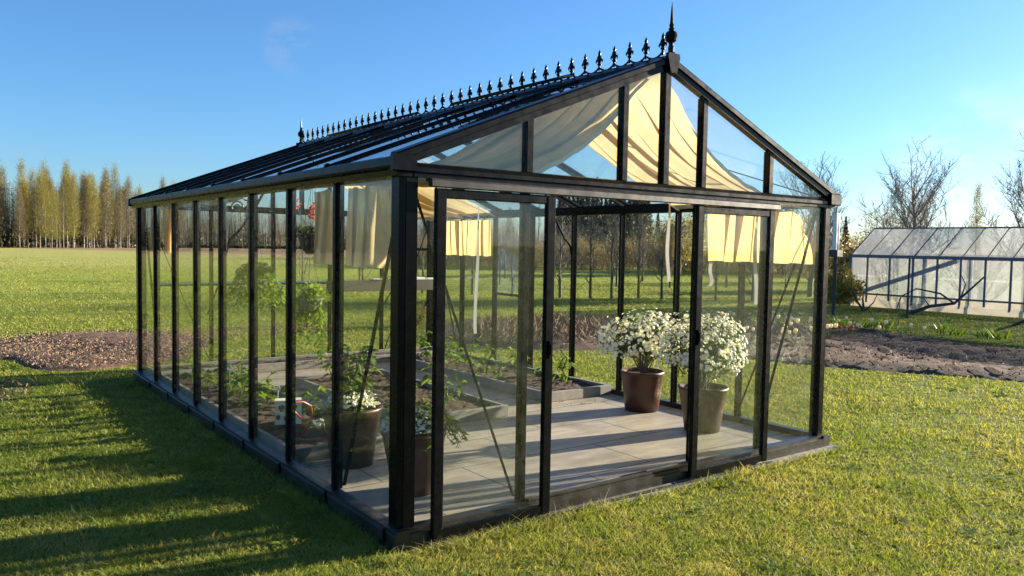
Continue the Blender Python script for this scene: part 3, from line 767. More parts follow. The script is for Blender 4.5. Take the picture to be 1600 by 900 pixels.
# ------------------------------------------------------------------ plants in pots
def pot(mb_n, root, r0, r1, h, z0=0, m=POTBROWN, name='pot'):
    b = MB(); b.lathe([(0, 0.001), (r0, .001), (r0+(r1-r0)*.5, h*.5), (r1, h-.025), (r1+.006, h-.022), (r1+.008, h), (r1-.008, h+.002), (r1-.016, h-.03), (r0*.9, h-.05)], (0, 0, z0), 36)
    return b.build(name, m, root, smooth=True)
def potsoil(root, r_, z):
    b = MB(); n = 24; b.add([(0, 0, z+.01)]+[(r_*k*math.cos(2*math.pi*i/n), r_*k*math.sin(2*math.pi*i/n), z+random.uniform(-.004, .01)) for k in (.5, 1) for i in range(n)],
        [(0, 1+i, 1+(i+1) % n) for i in range(n)]+[(1+i, 1+n+i, 1+n+(i+1) % n, 1+(i+1) % n) for i in range(n)]); return b.build('soil', SOIL, root, smooth=True)
def daisy_bush(x, y, h, r0, r1, br, bz0, bz1, seed, label):
    root = empty('potted_bush', (x, y, .05), seed, label=label, cat='potted plant', group='white flowering bushes in tall brown pots')
    pot(None, root, r0, r1, h); potsoil(root, r1-.017, h-.035)
    rs = np.random.default_rng(seed); b = MB()
    cz = bz0+(bz1-bz0)*.42
    def shell(n, k0=.9, k1=1.05):
        d = rs.normal(size=(n, 3)); d /= np.linalg.norm(d, axis=1)[:, None]
        lump = 1+.12*np.sin(d[:, 0]*5+seed)+.10*np.sin(d[:, 1]*7+d[:, 2]*4)+.06*np.sin(d[:, 0]*11-d[:, 2]*9)
        k = (rs.uniform(k0, k1, n)*lump)[:, None]
        S = np.where(d[:, 2] > 0, bz1-cz, cz-bz0)
        return np.column_stack([d[:, :2]*br*k, cz+d[:, 2]*S*k[:, 0]]), d
    for i in range(26):
        P_, d = shell(1, .5, .8); p = P_[0]; a = rs.uniform(0, 6.3); q = rs.uniform(0, .04)
        s0 = Vector((q*math.cos(a), q*math.sin(a), h-.04)); e = Vector(p); mid = s0.lerp(e, .5)+Vector((-.3*(e.x-s0.x)*.3, -.3*(e.y-s0.y)*.3, .02))
        b.tube([s0, mid, e], [.006, .004, .002], 5)
    b.build('stem', BARK, root)
    Pl, d = shell(5200, .25, .98); Pl = Pl[(Pl[:, 2] > bz0-.03)]
    card_obj('foliage', Pl, rs.uniform(.025, .05, len(Pl)), LEAF_DARK, root, aspect=.28)
    Pf, d = shell(1150, .84, 1.10); keep = (d[:, 2] > -.55); Pf, d = Pf[keep], d[keep]
    # each flower: ring of ten petals with slightly cupped form
    V = []; Q = []; T = []
    for p, nn in zip(Pf, d):
        nn = Vector(nn*np.array([1, 1, 1])+rs.normal(0, .35, 3)+np.array([.25, 0, .35])).normalized(); a = nn.orthogonal().normalized(); c = nn.cross(a); R0 = rs.uniform(.011, .0235)
        k = len(V); V.append(Vector(p)+nn*.006)
        for j in range(10): 
            t = 2*math.pi*j/10; q = R0*(1 if j % 2 else .82); V.append(Vector(p)+(a*math.cos(t)+c*math.sin(t))*q-nn*.003)
        for j in range(10): T.append((k, k+1+j, k+1+(j+1) % 10))
    m_ = MB(); m_.v = [tuple(v) for v in V]; m_.f = T; m_.build('blossom', PETALW, root)
    return root
daisy_bush(3.47, 1.64, .37, .155, .195, .385, .46, .91, 3, 'white flowering bush in brown pot, farther one in the doorway')
daisy_bush(3.30, .78, .37, .145, .20, .33, .44, .97, 5, 'white flowering bush in brown pot, nearer one behind the right door')

def leafy(root, P0, n, spread, height, L, W, m, name='foliage', up=.5, trail=0, seed=1):
    """stems with leaves; trail>0 makes them hang over"""
    rs = random.Random(seed); st = MB(); lf = MB()
    for i in range(n):
        a = rs.uniform(0, 2*math.pi); s = rs.uniform(.3, 1)*spread; hh = height*rs.uniform(.6, 1)
        p0 = Vector(P0)+Vector((math.cos(a)*.02, math.sin(a)*.02, 0)); pts = []
        for t in np.linspace(0, 1, 6):
            z = hh*t if not trail else hh*math.sin(min(1, t*2)*math.pi/2)*(1 if t < .5 else 1)-trail*max(0, t-.35)**1.3*rs.uniform(.9, 1.1)
            pts.append(p0+Vector((math.cos(a)*s*t+rs.gauss(0, .008), math.sin(a)*s*t+rs.gauss(0, .008), z)))
        st.tube(pts, [.004, .0035, .003, .0025, .002, .0015], 4)
        for j in range(1, 6):
            for _ in range(rs.choice((2, 3, 3))):
                b_ = rs.uniform(0, 2*math.pi); d = Vector((math.cos(b_), math.sin(b_), rs.uniform(-.2, up))); p = pts[j].lerp(pts[j-1], rs.random())
                lf.leaf(p, d, L*rs.uniform(.6, 1.2), W*rs.uniform(.7, 1.2), .35)
    st.build('stem', LEAF_DARK, root); return lf.build(name, m, root, tint=6)
def blossoms(root, C_, rad, n, size, m, seed, flat=.4, name='blossom'):
    rs = np.random.default_rng(seed); d = rs.normal(size=(n, 3)); d /= np.linalg.norm(d, axis=1)[:, None]; d[:, 2] = np.abs(d[:, 2])*flat
    P_ = np.array(C_)+d*np.array([rad, rad, rad])*rs.uniform(.6, 1.05, (n, 1)); m_ = MB()
    for p in P_:
        nn = Vector(rs.normal(0, .5, 3)+np.array([0, 0, 1])).normalized(); a = nn.orthogonal().normalized(); c = nn.cross(a); p = Vector(p)
        k = len(m_.v); q = size*rs.uniform(.6, 1.2)
        m_.add([p+nn*q*.4]+[p+(a*math.cos(t)+c*math.sin(t))*q for t in np.linspace(0, 2*math.pi, 7)[:-1]], [(0, j+1, (j+1) % 6+1) for j in range(6)])
    return m_.build(name, m, root)
# pot 3 beside the corner post, pot 4 behind it
r3 = empty('potted_plant', (.47, .66, .05), label='brown pot with white flowers and trailing green, directly behind the corner post', cat='potted plant', group='mixed flower pots near the front corner')
pot(None, r3, .13, .195, .38); potsoil(r3, .178, .345)
leafy(r3, (.0, 0, .35), 38, .22, .22, .055, .022, LEAF_SEED, trail=.0, seed=4)
leafy(r3, (.12, -.04, .35), 34, .22, .14, .045, .018, LEAF_SEED, trail=.28, seed=6)
blossoms(r3, (-.02, 0, .39), .19, 620, .012, PETALW, 4, .6)
r4 = empty('potted_plant', (.42, 1.42, .05), label='brown pot with tall leafy plant over pale flowers, behind the left glass wall', cat='potted plant', group='mixed flower pots near the front corner')
pot(None, r4, .14, .20, .40); potsoil(r4, .183, .365)
leafy(r4, (.0, .03, .37), 30, .14, .44, .085, .035, LEAF_GREEN, seed=7)
leafy(r4, (.0, 0, .37), 34, .2, .12, .045, .022, LEAF_SEED, trail=.2, seed=8)
blossoms(r4, (.0, 0, .41), .18, 340, .016, PETALW, 9, .6)
r5 = empty('potted_plant', (.47, 1.86, .17), label='low cushion of pale flowers in the front end of the left bed', cat='plant')
leafy(r5, (0, 0, 0), 20, .16, .10, .035, .015, LEAF_GREEN, seed=14); blossoms(r5, (0, 0, .05), .15, 180, .012, PETALW, 19, .5)

# ------------------------------------------------------------------ seedlings in the beds
def seedling(seed, h=.2, n=7, m=LEAF_SEED):
    rs = random.Random(seed); root = empty('seedling', (0, 0, 0)); st = MB(); lf = MB()
    pts = [Vector((rs.gauss(0, .006)*i, rs.gauss(0, .006)*i, h*i/5)) for i in range(6)]; st.tube(pts, [.005, .0045, .004, .0035, .003, .002], 5)
    for i in range(n):
        a = i*2.4+rs.uniform(-.4, .4); p = pts[min(5, 1+int(i/n*5))]; d = Vector((math.cos(a), math.sin(a), rs.uniform(.0, .6)))
        L = rs.uniform(.07, .12)*(1.1-.4*i/n); lf.leaf(p, d, L, L*.55, .5)
        q = p+d.normalized()*L*.3; e = d.cross(Vector((0, 0, 1))).normalized()
        for s in (-1, 1): lf.leaf(q, d*.5+e*s, L*.55, L*.3, .4)
    st.build('stem', LEAF_GREEN, root); lf.build('leaf', m, root, tint=6); return root
protos = [seedling(21, .20), seedling(22, .15, 6), seedling(23, .26, 9)]
for p_ in protos: index_children(p_)
SD = [(.25, 4.2, 'L'), (.43, 4.05, 'L'), (.37, 3.62, 'L'), (.56, 3.45, 'L'), (.62, 5.1, 'L'), (.30, 3.1, 'L'), (.55, 2.9, 'L'), (.60, 2.55, 'L'), (.25, 4.75, 'L'), (.48, 3.85, 'L'), (.66, 3.15, 'L'),
      (1.95, 4.25, 'M'), (1.36, 3.19, 'M'), (2.10, 2.62, 'M'), (2.08, 3.05, 'M'), (1.5, 4.2, 'M'), (1.6, 2.7, 'M'), (1.45, 3.75, 'M'), (1.98, 3.55, 'M'), (1.75, 2.35, 'M'), (1.38, 2.4, 'M'),
      (3.26, 5.24, 'R'), (3.29, 4.75, 'R'), (3.05, 3.36, 'R'), (3.15, 3.72, 'R'), (3.35, 3.3, 'R'), (3.6, 3.25, 'R'), (3.55, 2.85, 'R'), (3.24, 4.40, 'R'), (3.2, 4.1, 'R'), (3.5, 5.0, 'R'), (3.62, 3.8, 'R')]
names = {'L': ('left bed', 'left glass wall'), 'M': ('middle bed', 'tiled aisle'), 'R': ('right bed', 'right glass wall')}
used = [False]*3
for i, (x, y, w) in enumerate(SD):
    k = i % 3; o = protos[k] if not used[k] else copy_tree(protos[k]); used[k] = True
    o.location = (x, y, .125); o.rotation_euler = (0, 0, i*1.7); s = 1.2+.45*((i*37) % 10)/10; o.scale = (s, s, s)
    tag(o, label='young green vegetable seedling growing in the %s, one of several' % names[w][0], cat='seedling', group='seedlings in the %s' % names[w][0])
# plant labels
def plabel(x, y, z0, h, text):
    b = MB(); b.box((-.004, -.001, 0), (.004, .001, h)); b.lathe([(.0005, 0), (.016, .0), (.016, .004), (.0005, .004)], (0, 0, 0), 14)
    n = 14*4; k = len(b.v)-n; b.v[k:] = [(v[0], v[2]-.002, v[1]+h+.012) for v in b.v[k:]]
    o = b.build('plant_label', PAINTW, label=text, cat='plant label', group='white plant labels stuck in the beds'); o.location = (x, y, z0); o.rotation_euler = (0, 0, -.6)
plabel(.30, 2.50, .14, .27, 'white round-headed plant label behind the carton in the left bed')
plabel(.50, 4.35, .14, .17, 'white plant label standing in the far half of the left bed')
plabel(1.42, 2.55, .14, .16, 'white plant label in the near left corner of the middle bed')
plabel(2.13, 2.40, .14, .15, 'white plant label in the near right corner of the middle bed')
# carton with holes
ct = empty('carton', (.36, 2.44, .145), -.35, label='small cream carton with dark blotches standing in the left bed', cat='carton')
CARTON = simple('printed_carton', (.72, .68, .56), (.80, .76, .64), 30, .7)
BLOTCH = simple('dark_print', (.06, .055, .05), (.10, .09, .08), 40, .7)
b = MB(); b.box((-.10, -.055, 0), (.10, .055, .19), .004); b.build('body', CARTON, ct)
b = MB()
for (cx, cz, rx, rz) in ((-.05, .13, .022, .03), (-.075, .06, .016, .02), (-.02, .05, .014, .022), (.05, .14, .02, .018)):
    n = 12; b.add([(cx, -.0572, cz)]+[(cx+rx*math.cos(t)*(1+.2*math.sin(3*t)), -.0572, cz+rz*math.sin(t)) for t in np.linspace(0, 2*math.pi, n+1)[:-1]], [(0, j+1, (j+1) % n+1) for j in range(n)])
for (cy, cz, rx, rz) in ((-.01, .12, .02, .03), (.02, .05, .014, .02)):
    n = 12; b.add([(-.1022, cy, cz)]+[(-.1022, cy+rx*math.cos(t), cz+rz*math.sin(t)*(1+.2*math.sin(3*t))) for t in np.linspace(0, 2*math.pi, n+1)[:-1]], [(0, (j+1) % n+1, j+1) for j in range(n)])
b.build('print', BLOTCH, ct)
# red looped hand tool
rd = empty('garden_tool', (.33, 2.02, .15), .3, label='red plastic tool with open loop handles lying in the left bed', cat='garden tool')
b = MB(); b.tube([(-.16, .0, .22), (-.10, .0, .25), (-.02, 0, .24), (.05, 0, .20), (.07, .01, .13), (.03, .02, .04), (-.02, .02, -.02)], .008, 8)
b.tube([(-.14, 0, .235), (-.09, 0, .17), (-.04, 0, .12)], .007, 8); b.build('handle', REDPL, rd, smooth=True)
b = MB(); b.tube([(-.02, .02, -.02), (.02, .02, .02), (.16, .0, .10)], .005, 8); b.build('shaft', REDPL, rd, smooth=True)

# ------------------------------------------------------------------ shelf on the back wall
sh = empty('shelf', (1.95, 5.72, 1.06), label='long dark shelf across the back wall on slanted brackets', cat='shelf')
b = MB(); b.box((-1.83, -.15, 0), (1.75, .22, .022), .003); b.build('board', METAL, sh)
b = MB(); b.box((.10, -.155, -.10), (1.75, -.135, .04), .003); b.build('front_panel', simple('dark_green_wood', (.028, .032, .022), (.05, .055, .04), 14, .7), sh)
for x in (-1.2, -.45, .35, 1.05, 1.7):
    b = MB(); b.bar((x, -.13, -.02), (x, .24, -.35), .02, .006); b.build('bracket', METAL, sh)
tr = empty('seed_tray', (3.2, 5.66, 1.085), label='pale seed trays and odds standing on the right end of the shelf', cat='tray')
b = MB()
for i in range(5):
    x = -.5+i*.2; b.box((x, -.05, 0), (x+.15, .08, .03+.012*(i % 2)), .003)
b.build('tray', PAINTW, tr)
leafy(tr, (-.2, 0, .03), 8, .25, .03, .03, .015, LEAF_GREEN, seed=44)

# ------------------------------------------------------------------ hanging baskets
def basket(x, y, z, label, kind, seed):
    o = empty('hanging_basket', (x, y, z), label=label, cat='hanging basket', group='hanging baskets inside the left wall')
    b = MB(); b.lathe([(0, -.13), (.05, -.13), (.09, -.08), (.115, 0), (.12, .004), (.112, .008), (.10, -.02), (0, -.02)], (0, 0, 0), 22); b.build('bowl', POTBLACK if kind == 'red' else POTGREY, o, smooth=True)
    top = roofz(x)-.05-z; b = MB()
    for a in (0, 2.1, 4.2): b.tube([(.115*math.cos(a), .115*math.sin(a), 0), (0, 0, min(.45, top*.8))], .0016, 4)
    b.tube([(0, 0, min(.45, top*.8)), (0, 0, top)], .0016, 4); b.build('wire', METAL, o)
    if kind == 'red':
        leafy(o, (0, 0, -.02), 16, .16, .12, .06, .055, LEAF_DARK, seed=seed)
        rs = random.Random(seed); b = MB()
        for (dx, dy, dz) in ((.02, .02, .24), (.09, -.04, .20), (-.08, .14, .27), (.12, .05, .20), (-.02, -.10, .21), (.05, .1, .18)):
            for i in range(26):
                v = Vector((rs.gauss(0, 1), rs.gauss(0, 1), rs.gauss(0, 1))).normalized(); b.leaf(Vector((dx, dy, dz))+v*.022, v, .028, .026, 0)
        b.build('blossom', PETALR, o)
        b = MB()
        for (dx, dy, dz) in ((.02, .02, .24), (.09, -.04, .20), (-.08, .14, .27)): b.tube([(0, 0, 0), (dx*.6, dy*.6, dz*.5), (dx, dy, dz-.02)], .003, 5)
        b.build('stem', LEAF_GREEN, o)
    else:
        rs = random.Random(seed); st = MB(); lf = MB()
        n_ = 30 if kind == 'long' else 38
        for i in range(n_):
            a = rs.uniform(0, 6.28); rad = rs.uniform(.05, .16 if kind == 'long' else .26); L = rs.uniform(.15, .5 if kind == 'long' else .32)
            if kind == 'long' and i < 6: L = rs.uniform(.6, .82); a = 5.4+rs.uniform(-.3, .3)
            pts = [Vector((math.cos(a)*rad*min(1, t*2.5), math.sin(a)*rad*min(1, t*2.5), .10*math.sin(min(1, t*3)*math.pi)*(1 if kind == 'long' else 1.8)-L*max(0, t-.15))) for t in np.linspace(0, 1, 9)]
            pts = [p+Vector((rs.gauss(0, .01), rs.gauss(0, .01), 0)) for p in pts]
            st.tube(pts, .002, 4)
            for j in range(1, 9):
                for _ in range(3):
                    b_ = rs.uniform(0, 6.28); lf.leaf(pts[j].lerp(pts[j-1], rs.random()), Vector((math.cos(b_), math.sin(b_), rs.uniform(-.8, .5))), rs.uniform(.035, .062), rs.uniform(.02, .034), .3)
        for i in range(220 if kind != 'long' else 120):
            v = Vector((rs.gauss(0, 1), rs.gauss(0, 1), abs(rs.gauss(0, .8)))).normalized(); lf.leaf(Vector((v.x*.14, v.y*.14, v.z*.13-.01)), v, .055, .03, .3)
        st.build('stem', LEAF_GREEN, o); lf.build('foliage', LEAF_SEED, o, tint=6)
basket(.55, 2.42, 1.60, 'black hanging basket with red geranium blossoms beside the narrow curtain', 'red', 5)
basket(.80, 3.08, 1.07, 'hanging basket with long green trails reaching almost to the floor', 'long', 6)
basket(.62, 3.95, 1.20, 'bushy green hanging basket in the middle of the left wall', 'bush', 7)

# ------------------------------------------------------------------ second greenhouse, film covered, to the right
def tunnel():
    X, Y1, Y0 = 19.9, 9.15, -5.2; w = 2.7; he = 1.42; hr = 2.25; xr = X+1.2
    o = empty('film_greenhouse', (X+w/2, 2, 0), label='low greenhouse covered in milky film standing behind the soil bed', cat='greenhouse'); O = Vector(o.location)
    def fin(b, nm, m, **kw): b.v = [(a-O.x, c-O.y, d-O.z) for a, c, d in b.v]; return b.build(nm, m, o, **kw)
    fr = simple('tunnel_frame', (.075, .085, .11), (.13, .14, .17), 12, .6)
    def surf(nm, m, P_, amp):
        # wavy film between posts
        def fn(u, v):
            p = Vector(P_[0]).lerp(Vector(P_[1]), u).lerp(Vector(P_[3]).lerp(Vector(P_[2]), u), v)
            return p
        n1, n2 = 90, 7; V = []
        for i in range(n1):
            for j in range(n2):
                p = fn(i/(n1-1), j/(n2-1)); nn = (Vector(P_[1])-Vector(P_[0])).cross(Vector(P_[3])-Vector(P_[0])).normalized()
                V.append(tuple(p+nn*amp*math.sin(i*.9+j*1.3)*math.sin(math.pi*j/(n2-1)+.3)-O))
        i = np.arange(n1*n2).reshape(n1, n2)
        return np_mesh(nm, np.array(V), np.stack([i[:-1, :-1], i[1:, :-1], i[1:, 1:], i[:-1, 1:]], -1).reshape(-1, 4), None, m, parent=o, smooth=True)
    surf('wall_film', FILM, [(X, Y1, .35), (X, Y0, .35), (X, Y0, he), (X, Y1, he)], .012)
    surf('film_skirt', FILMBASE, [(X-.06, Y1, 0), (X-.06, Y0, 0), (X+.01, Y0, .36), (X+.01, Y1, .36)], .03)
    surf('wall_film', FILM, [(X+w, Y1, .0), (X+w, Y0, .0), (X+w, Y0, he), (X+w, Y1, he)], .012)
    surf('roof_film', FILM, [(X-.04, Y1, he+.04), (X-.04, Y0, he+.04), (xr, Y0, hr), (xr, Y1, hr)], .012)
    surf('roof_film', FILM, [(X+w+.04, Y1, he+.04), (X+w+.04, Y0, he+.04), (xr, Y0, hr), (xr, Y1, hr)], .012)
    surf('end_film', FILM, [(X, Y1, .0), (X+w, Y1, .0), (X+w, Y1, he), (X, Y1, he)], .01)
    b = MB(); b.add([(X, Y1, he), (X+w, Y1, he), (xr, Y1, hr), (X, Y1+.01, he), (X+w, Y1+.01, he), (xr, Y1+.01, hr)], [(0, 2, 1), (3, 4, 5), (0, 1, 4, 3), (1, 2, 5, 4), (2, 0, 3, 5)]); fin(b, 'end_film', FILM)
    ys = [8.65, 8.0, 7.35, 6.7, 6.1, 5.5, 4.9, 4.3, 3.7, 3.1, 2.5, 1.9]
    for i, y in enumerate(ys+[1.3-.6*k for k in range(10)]):
        b = MB(); b.bar((X-.03, y, .2 if i % 2 else .12), (X-.03, y, he), .055, .03); fin(b, 'post', fr)
        b = MB(); b.bar((X-.06, y-.05, he+.055), (xr-.02, y-.05, hr+.015), .03, .03); fin(b, 'rafter', fr)
    b = MB(); b.bar((X-.07, Y1+.02, he+.02), (X-.07, Y0, he+.02), .07, .09); fin(b, 'eave_beam', fr)
    b = MB(); b.bar((xr, Y1+.02, hr+.02), (xr, Y0, hr+.02), .05, .04); fin(b, 'ridge_beam', fr)
    b = MB(); b.bar((X-.03, Y1, 0), (X-.03, Y1, he+.05), .09, .09); fin(b, 'corner_post', fr)
    b = MB(); b.bar((X-.05, Y1+.01, he), (xr, Y1+.01, hr), .04, .05); fin(b, 'rafter', fr)
    b = MB(); b.bar((X+.12, 8.85, .42), (X+.12, 6.2, he-.03), .12, .03, (1, 0, 0)); fin(b, 'diagonal_brace', fr)
    for y in (7.1, 5.9, 4.6, 3.4):
        b = MB(); b.bar((X+.1, y, 0), (X+.1, y, he), .08, .08); fin(b, 'inner_post', fr)
    b = MB(); b.bar((X-.02, Y1, .36), (X-.02, Y0, .36), .025, .05); fin(b, 'bottom_rail', WOODGREY)
tunnel()
# thin dark post before it
b = MB(); b.tube([(0, 0, 0), (.01, .01, .7), (0, 0, 1.45)], [.03, .026, .024], 8)
o = b.build('wooden_post', BARKDARK, label='thin dark wooden post in front of the film greenhouse', cat='post'); o.location = (16.8, 5.9, 0)
b = MB(); b.tube([(0, 0, 0), (.005, 0, .35), (0, .0, .68)], .008, 6)
o = b.build('garden_stake', WOODGREY, label='thin stake standing at the far edge of the soil bed', cat='stake'); o.location = (13.2, 4.25, 0)
# post with pale pipe near the right corner
_x, _y = CP.x+21*math.sin(YAW+math.atan(504/1244.)), CP.y+21*math.cos(YAW+math.atan(504/1244.))
po = empty('pump_post', (_x, _y, 0), label='pale pipe fixed on a dark post just right of the corner', cat='post')
b = MB(); b.tube([(0, 0, 0), (0, 0, 1.6)], .045, 8); b.build('post', BARKDARK, po)
b = MB(); b.box((-.12, -.12, 1.42), (.12, .12, 1.6), .01); b.build('junction_box', POTBLACK, po)
b = MB(); b.box((-.09, -.05, 1.6), (-.02, .05, 2.5), .01); b.box((.03, -.04, 1.6), (.09, .04, 2.5), .01); b.build('pipe', PAINTW, po)
_x, _y = CP.x+26*math.sin(YAW+math.atan(512/1244.)), CP.y+26*math.cos(YAW+math.atan(512/1244.))
bx = empty('cold_frame', (_x, _y, 0), -.6, label='low dark box with wooden lid beyond the right corner', cat='cold frame')
b = MB(); b.box((-.3, -.3, 0), (.3, .3, .3), .01); b.build('box', POTBLACK, bx)
b = MB(); b.box((-.32, -.32, .302), (.32, .32, .33), .01); b.build('lid', WOODGREY, bx)

# ------------------------------------------------------------------ trees
def branchy(seed, H, crown_w, levels=3, trunk_r=.12, fork=.3, up=.55, n1=9, twig=.5, base=.25, spread=1.0, jag=.18):
    """bare tree: trunk + limbs as tapered tubes. returns (trunk MB, crown MB)"""
    rs = random.Random(seed); tk = MB(); cr = MB(); tips = []
    tp = [Vector((0, 0, 0))]
    for i in range(1, 8): tp.append(Vector((rs.gauss(0, .012)*H*i/7, rs.gauss(0, .012)*H*i/7, H*.92*i/7)))
    tk.tube(tp, [trunk_r*(1-.88*i/7) for i in range(8)], 7)
    def grow(p, d, L, r_, lv):
        pts = [p]; n = 5 if lv > 0 else 3
        for i in range(n):
            d = (d+Vector((rs.gauss(0, jag), rs.gauss(0, jag), rs.gauss(0, jag)+up*.22))).normalized(); pts.append(pts[-1]+d*L/n)
        cr.tube(pts, [r_*(1-.75*i/n) for i in range(n+1)], 5 if lv > 1 else (4 if lv == 1 else 3), cap=False)
        if lv > 0:
            k = rs.randint(4, 6) if lv > 1 else rs.randint(5, 8)
            for _ in range(k):
                j = rs.randint(1, n); a = Vector((rs.gauss(0, 1), rs.gauss(0, 1), rs.gauss(0, .6))).normalized()
                grow(pts[j], (d*.8+a*.9).normalized(), L*rs.uniform(.4, .65), r_*.42, lv-1)
        else: tips.append(pts[-1]); tips.append(pts[-2])
    for i in range(n1):
        t = base+(1-base)*(i/n1)**.9; z = t*7*.92; j = min(6, int(t*7)); p = tp[j].lerp(tp[j+1], t*7-j)
        a = i*2.4+rs.uniform(-.5, .5); e = up+rs.uniform(-.1, .25)+t*.4
        L = crown_w*spread*(1.15-t*.75)*rs.uniform(.85, 1.15)
        grow(p, Vector((math.cos(a), math.sin(a), e)).normalized(), L, trunk_r*.38*(1.1-t*.7), levels-1)
    return tk, cr, tips
# large bare cherry trees on the right
def cherry(x, y, H, cw, seed, label):
    o = empty('cherry_tree', (x, y, 0), seed, label=label, cat='tree', group='bare fruit trees behind the film greenhouse')
    rs = random.Random(seed); tk = MB(); cr = MB(); tips = []
    tp = [Vector((rs.gauss(0, .02)*i, rs.gauss(0, .02)*i, H*.62*i/6)) for i in range(7)]; tk.tube(tp, [.10*(1-.72*i/6) for i in range(7)], 8)
    def limb(p, d, L, r_, lv, ce):
        n = 7 if lv == 2 else (5 if lv == 1 else 3); pts = [p]
        for i in range(n):
            d = (d+Vector((rs.gauss(0, .10), rs.gauss(0, .10), rs.gauss(0, .07)+(.10 if lv else .05)))).normalized(); pts.append(pts[-1]+d*L/n)
        cr.tube(pts, [max(.0032, r_*(1-.8*i/n)) for i in range(n+1)], 5 if lv == 2 else 3, cap=False); tips.append(pts[-1])
        if lv:
            for j in range(1, n+1):
                for _ in range((3 if ce else 1) if lv == 2 else 2):
                    a = Vector((rs.gauss(0, 1), rs.gauss(0, 1), rs.gauss(.25, .5))).normalized(); limb(pts[j], (d*.75+a*.9).normalized(), L*rs.uniform(.24, .46)*(1.1-.45*j/n), r_*.4, lv-1, ce)
    for i in range(27):
        t = (i+.5)/27; p = tp[min(6, 1+int(t*5.9))]; a = i*2.4+rs.uniform(-.4, .4); el = R(4+66*t**1.35+rs.uniform(-7, 7))
        tgt = Vector((cw*math.cos(el)*math.cos(a), cw*math.cos(el)*math.sin(a), H*.40+H*.60*math.sin(el)))
        v_ = tgt-p; limb(p, v_.normalized(), v_.length*rs.uniform(.82, .98), .026, 2, 1 if t < .75 else 0)
    v_ = Vector((0, 0, H))-tp[6]; limb(tp[6], v_.normalized(), v_.length, .024, 2, 0)
    tk.build('trunk', BARK, o); c = cr.build('crown', BARKPALE, o)
    P_ = np.array([tuple(t) for t in tips]); P_ = P_[rng.random(len(P_)) < .5]; P_ = P_+rng.normal(0, .04, P_.shape)
    card_obj('buds', P_, rng.uniform(.015, .035, len(P_)), BARK, o)
def bearing(u_, dist):   # lay far things out along a compass bearing from the viewpoint's foot
    a = YAW+math.atan((u_-800)/1244.); return CP.x+dist*math.sin(a), CP.y+dist*math.cos(a)
x, y = bearing(1425, 31); cherry(x, y, 5.3, 1.95, 31, 'bare fruit tree with round crown above the left end of the film greenhouse')
x, y = bearing(1622, 29); cherry(x, y, 5.0, 2.0, 32, 'bare fruit tree cut off by the right edge of the photo')
x, y = bearing(1266, 29); cherry(x, y, 4.7, 1.75, 33, 'bare fruit tree partly hidden behind the right roof corner')
# small orchard trees, each with its own crown
orch = []
for k in range(4):
    o = empty('young_fruit_tree', (0, 0, 0)); tk, cr, tips = branchy(50+k, 2.4, .9, 3, .042, n1=16, up=1.0, base=.16, spread=1.0, jag=.12)
    tk.build('trunk', BARKDARK, o); cr.build('crown', BARK, o); index_children(o); orch.append(o)
OT = [(12.6, 15.9), (13.82, 15.09), (14.35, 14.3), (14.75, 13.8), (16.0, 13.9), (16.5, 13.4), (12.0, 17.2), (10.9, 18.4), (17.6, 12.2), (9.3, 19.4), (7.8, 20.6), (18.6, 11.6),
      (20.5, 19.5), (22.2, 18.2), (18.6, 20.8), (24.2, 17.0), (16.9, 22.5), (15.0, 24.2), (12.4, 26.0), (14.0, 25.6), (26.0, 15.5), (28, 20), (25.2, 22.6), (22.8, 24.6), (20.3, 26.8), (10.2, 27.5)]
used = [False]*4
for i, (x, y) in enumerate(OT):
    k = i % 4; o = orch[k] if not used[k] else copy_tree(orch[k]); used[k] = True
    o.location = (x, y, 0); o.rotation_euler = (0, 0, i*1.3); s = .85+.4*((i*29) % 10)/10; o.scale = (s, s, s*(.95+.1*((i*7) % 5)/5))
    tag(o, label='slender bare young fruit tree in the near orchard row' if i < 12 else 'slender bare young fruit tree in the farther orchard row', cat='tree',
        group='young fruit trees in the near row' if i < 12 else 'young fruit trees in the farther row')
# fallen branch / bent shrub before the tunnel
def branch_obj(name, pts_list, loc, label, cat):
    b = MB()
    for pts, r0 in pts_list: b.tube(pts, [r0*(1-.6*i/(len(pts)-1)) for i in range(len(pts))], 6)
    o = b.build(name, BARKDARK, label=label, cat=cat); o.location = loc
branch_obj('bare_shrub', [([(0, 0, 0), (.3, -.4, .22), (.5, -.9, .32), (.7, -1.1, .6), (.9, -1.4, 1.0)], .05), ([(.5, -.9, .32), (.4, -.6, .55), (.2, -.1, .65), (.05, .2, .45), (0, .3, .1)], .03),
            ([(.6, -1.0, .45), (.6, -1.1, .8), (.5, -1.0, 1.1)], .02), ([(.3, -.4, .22), (.4, -.2, .4)], .02)], (18.2, 6.6, 0), 'low bare shrub with an arched branch before the film greenhouse', 'shrub')
branch_obj('bare_shrub', [([(0, 0, 0), (.1, .1, .3), (.3, .2, .5)], .035), ([(0, 0, 0), (-.1, .2, .35), (-.15, .3, .6), (-.1, .3, .9)], .03), ([(0, 0, 0), (.1, -.2, .25), (.1, -.3, .5)], .02)], (17.9, 7.6, 0),
           'two-stemmed bare stump shrub at the left foot of the film greenhouse', 'shrub')
branch_obj('bare_shrub', [([(0, 0, 0), (.2, -.4, .25), (.5, -.9, .55), (.7, -1.3, .75)], .035), ([(.2, -.4, .25), (.25, -.5, .6)], .02)], (17.2, 3.8, 0), 'leaning bare branch before the film greenhouse at the right edge', 'shrub')
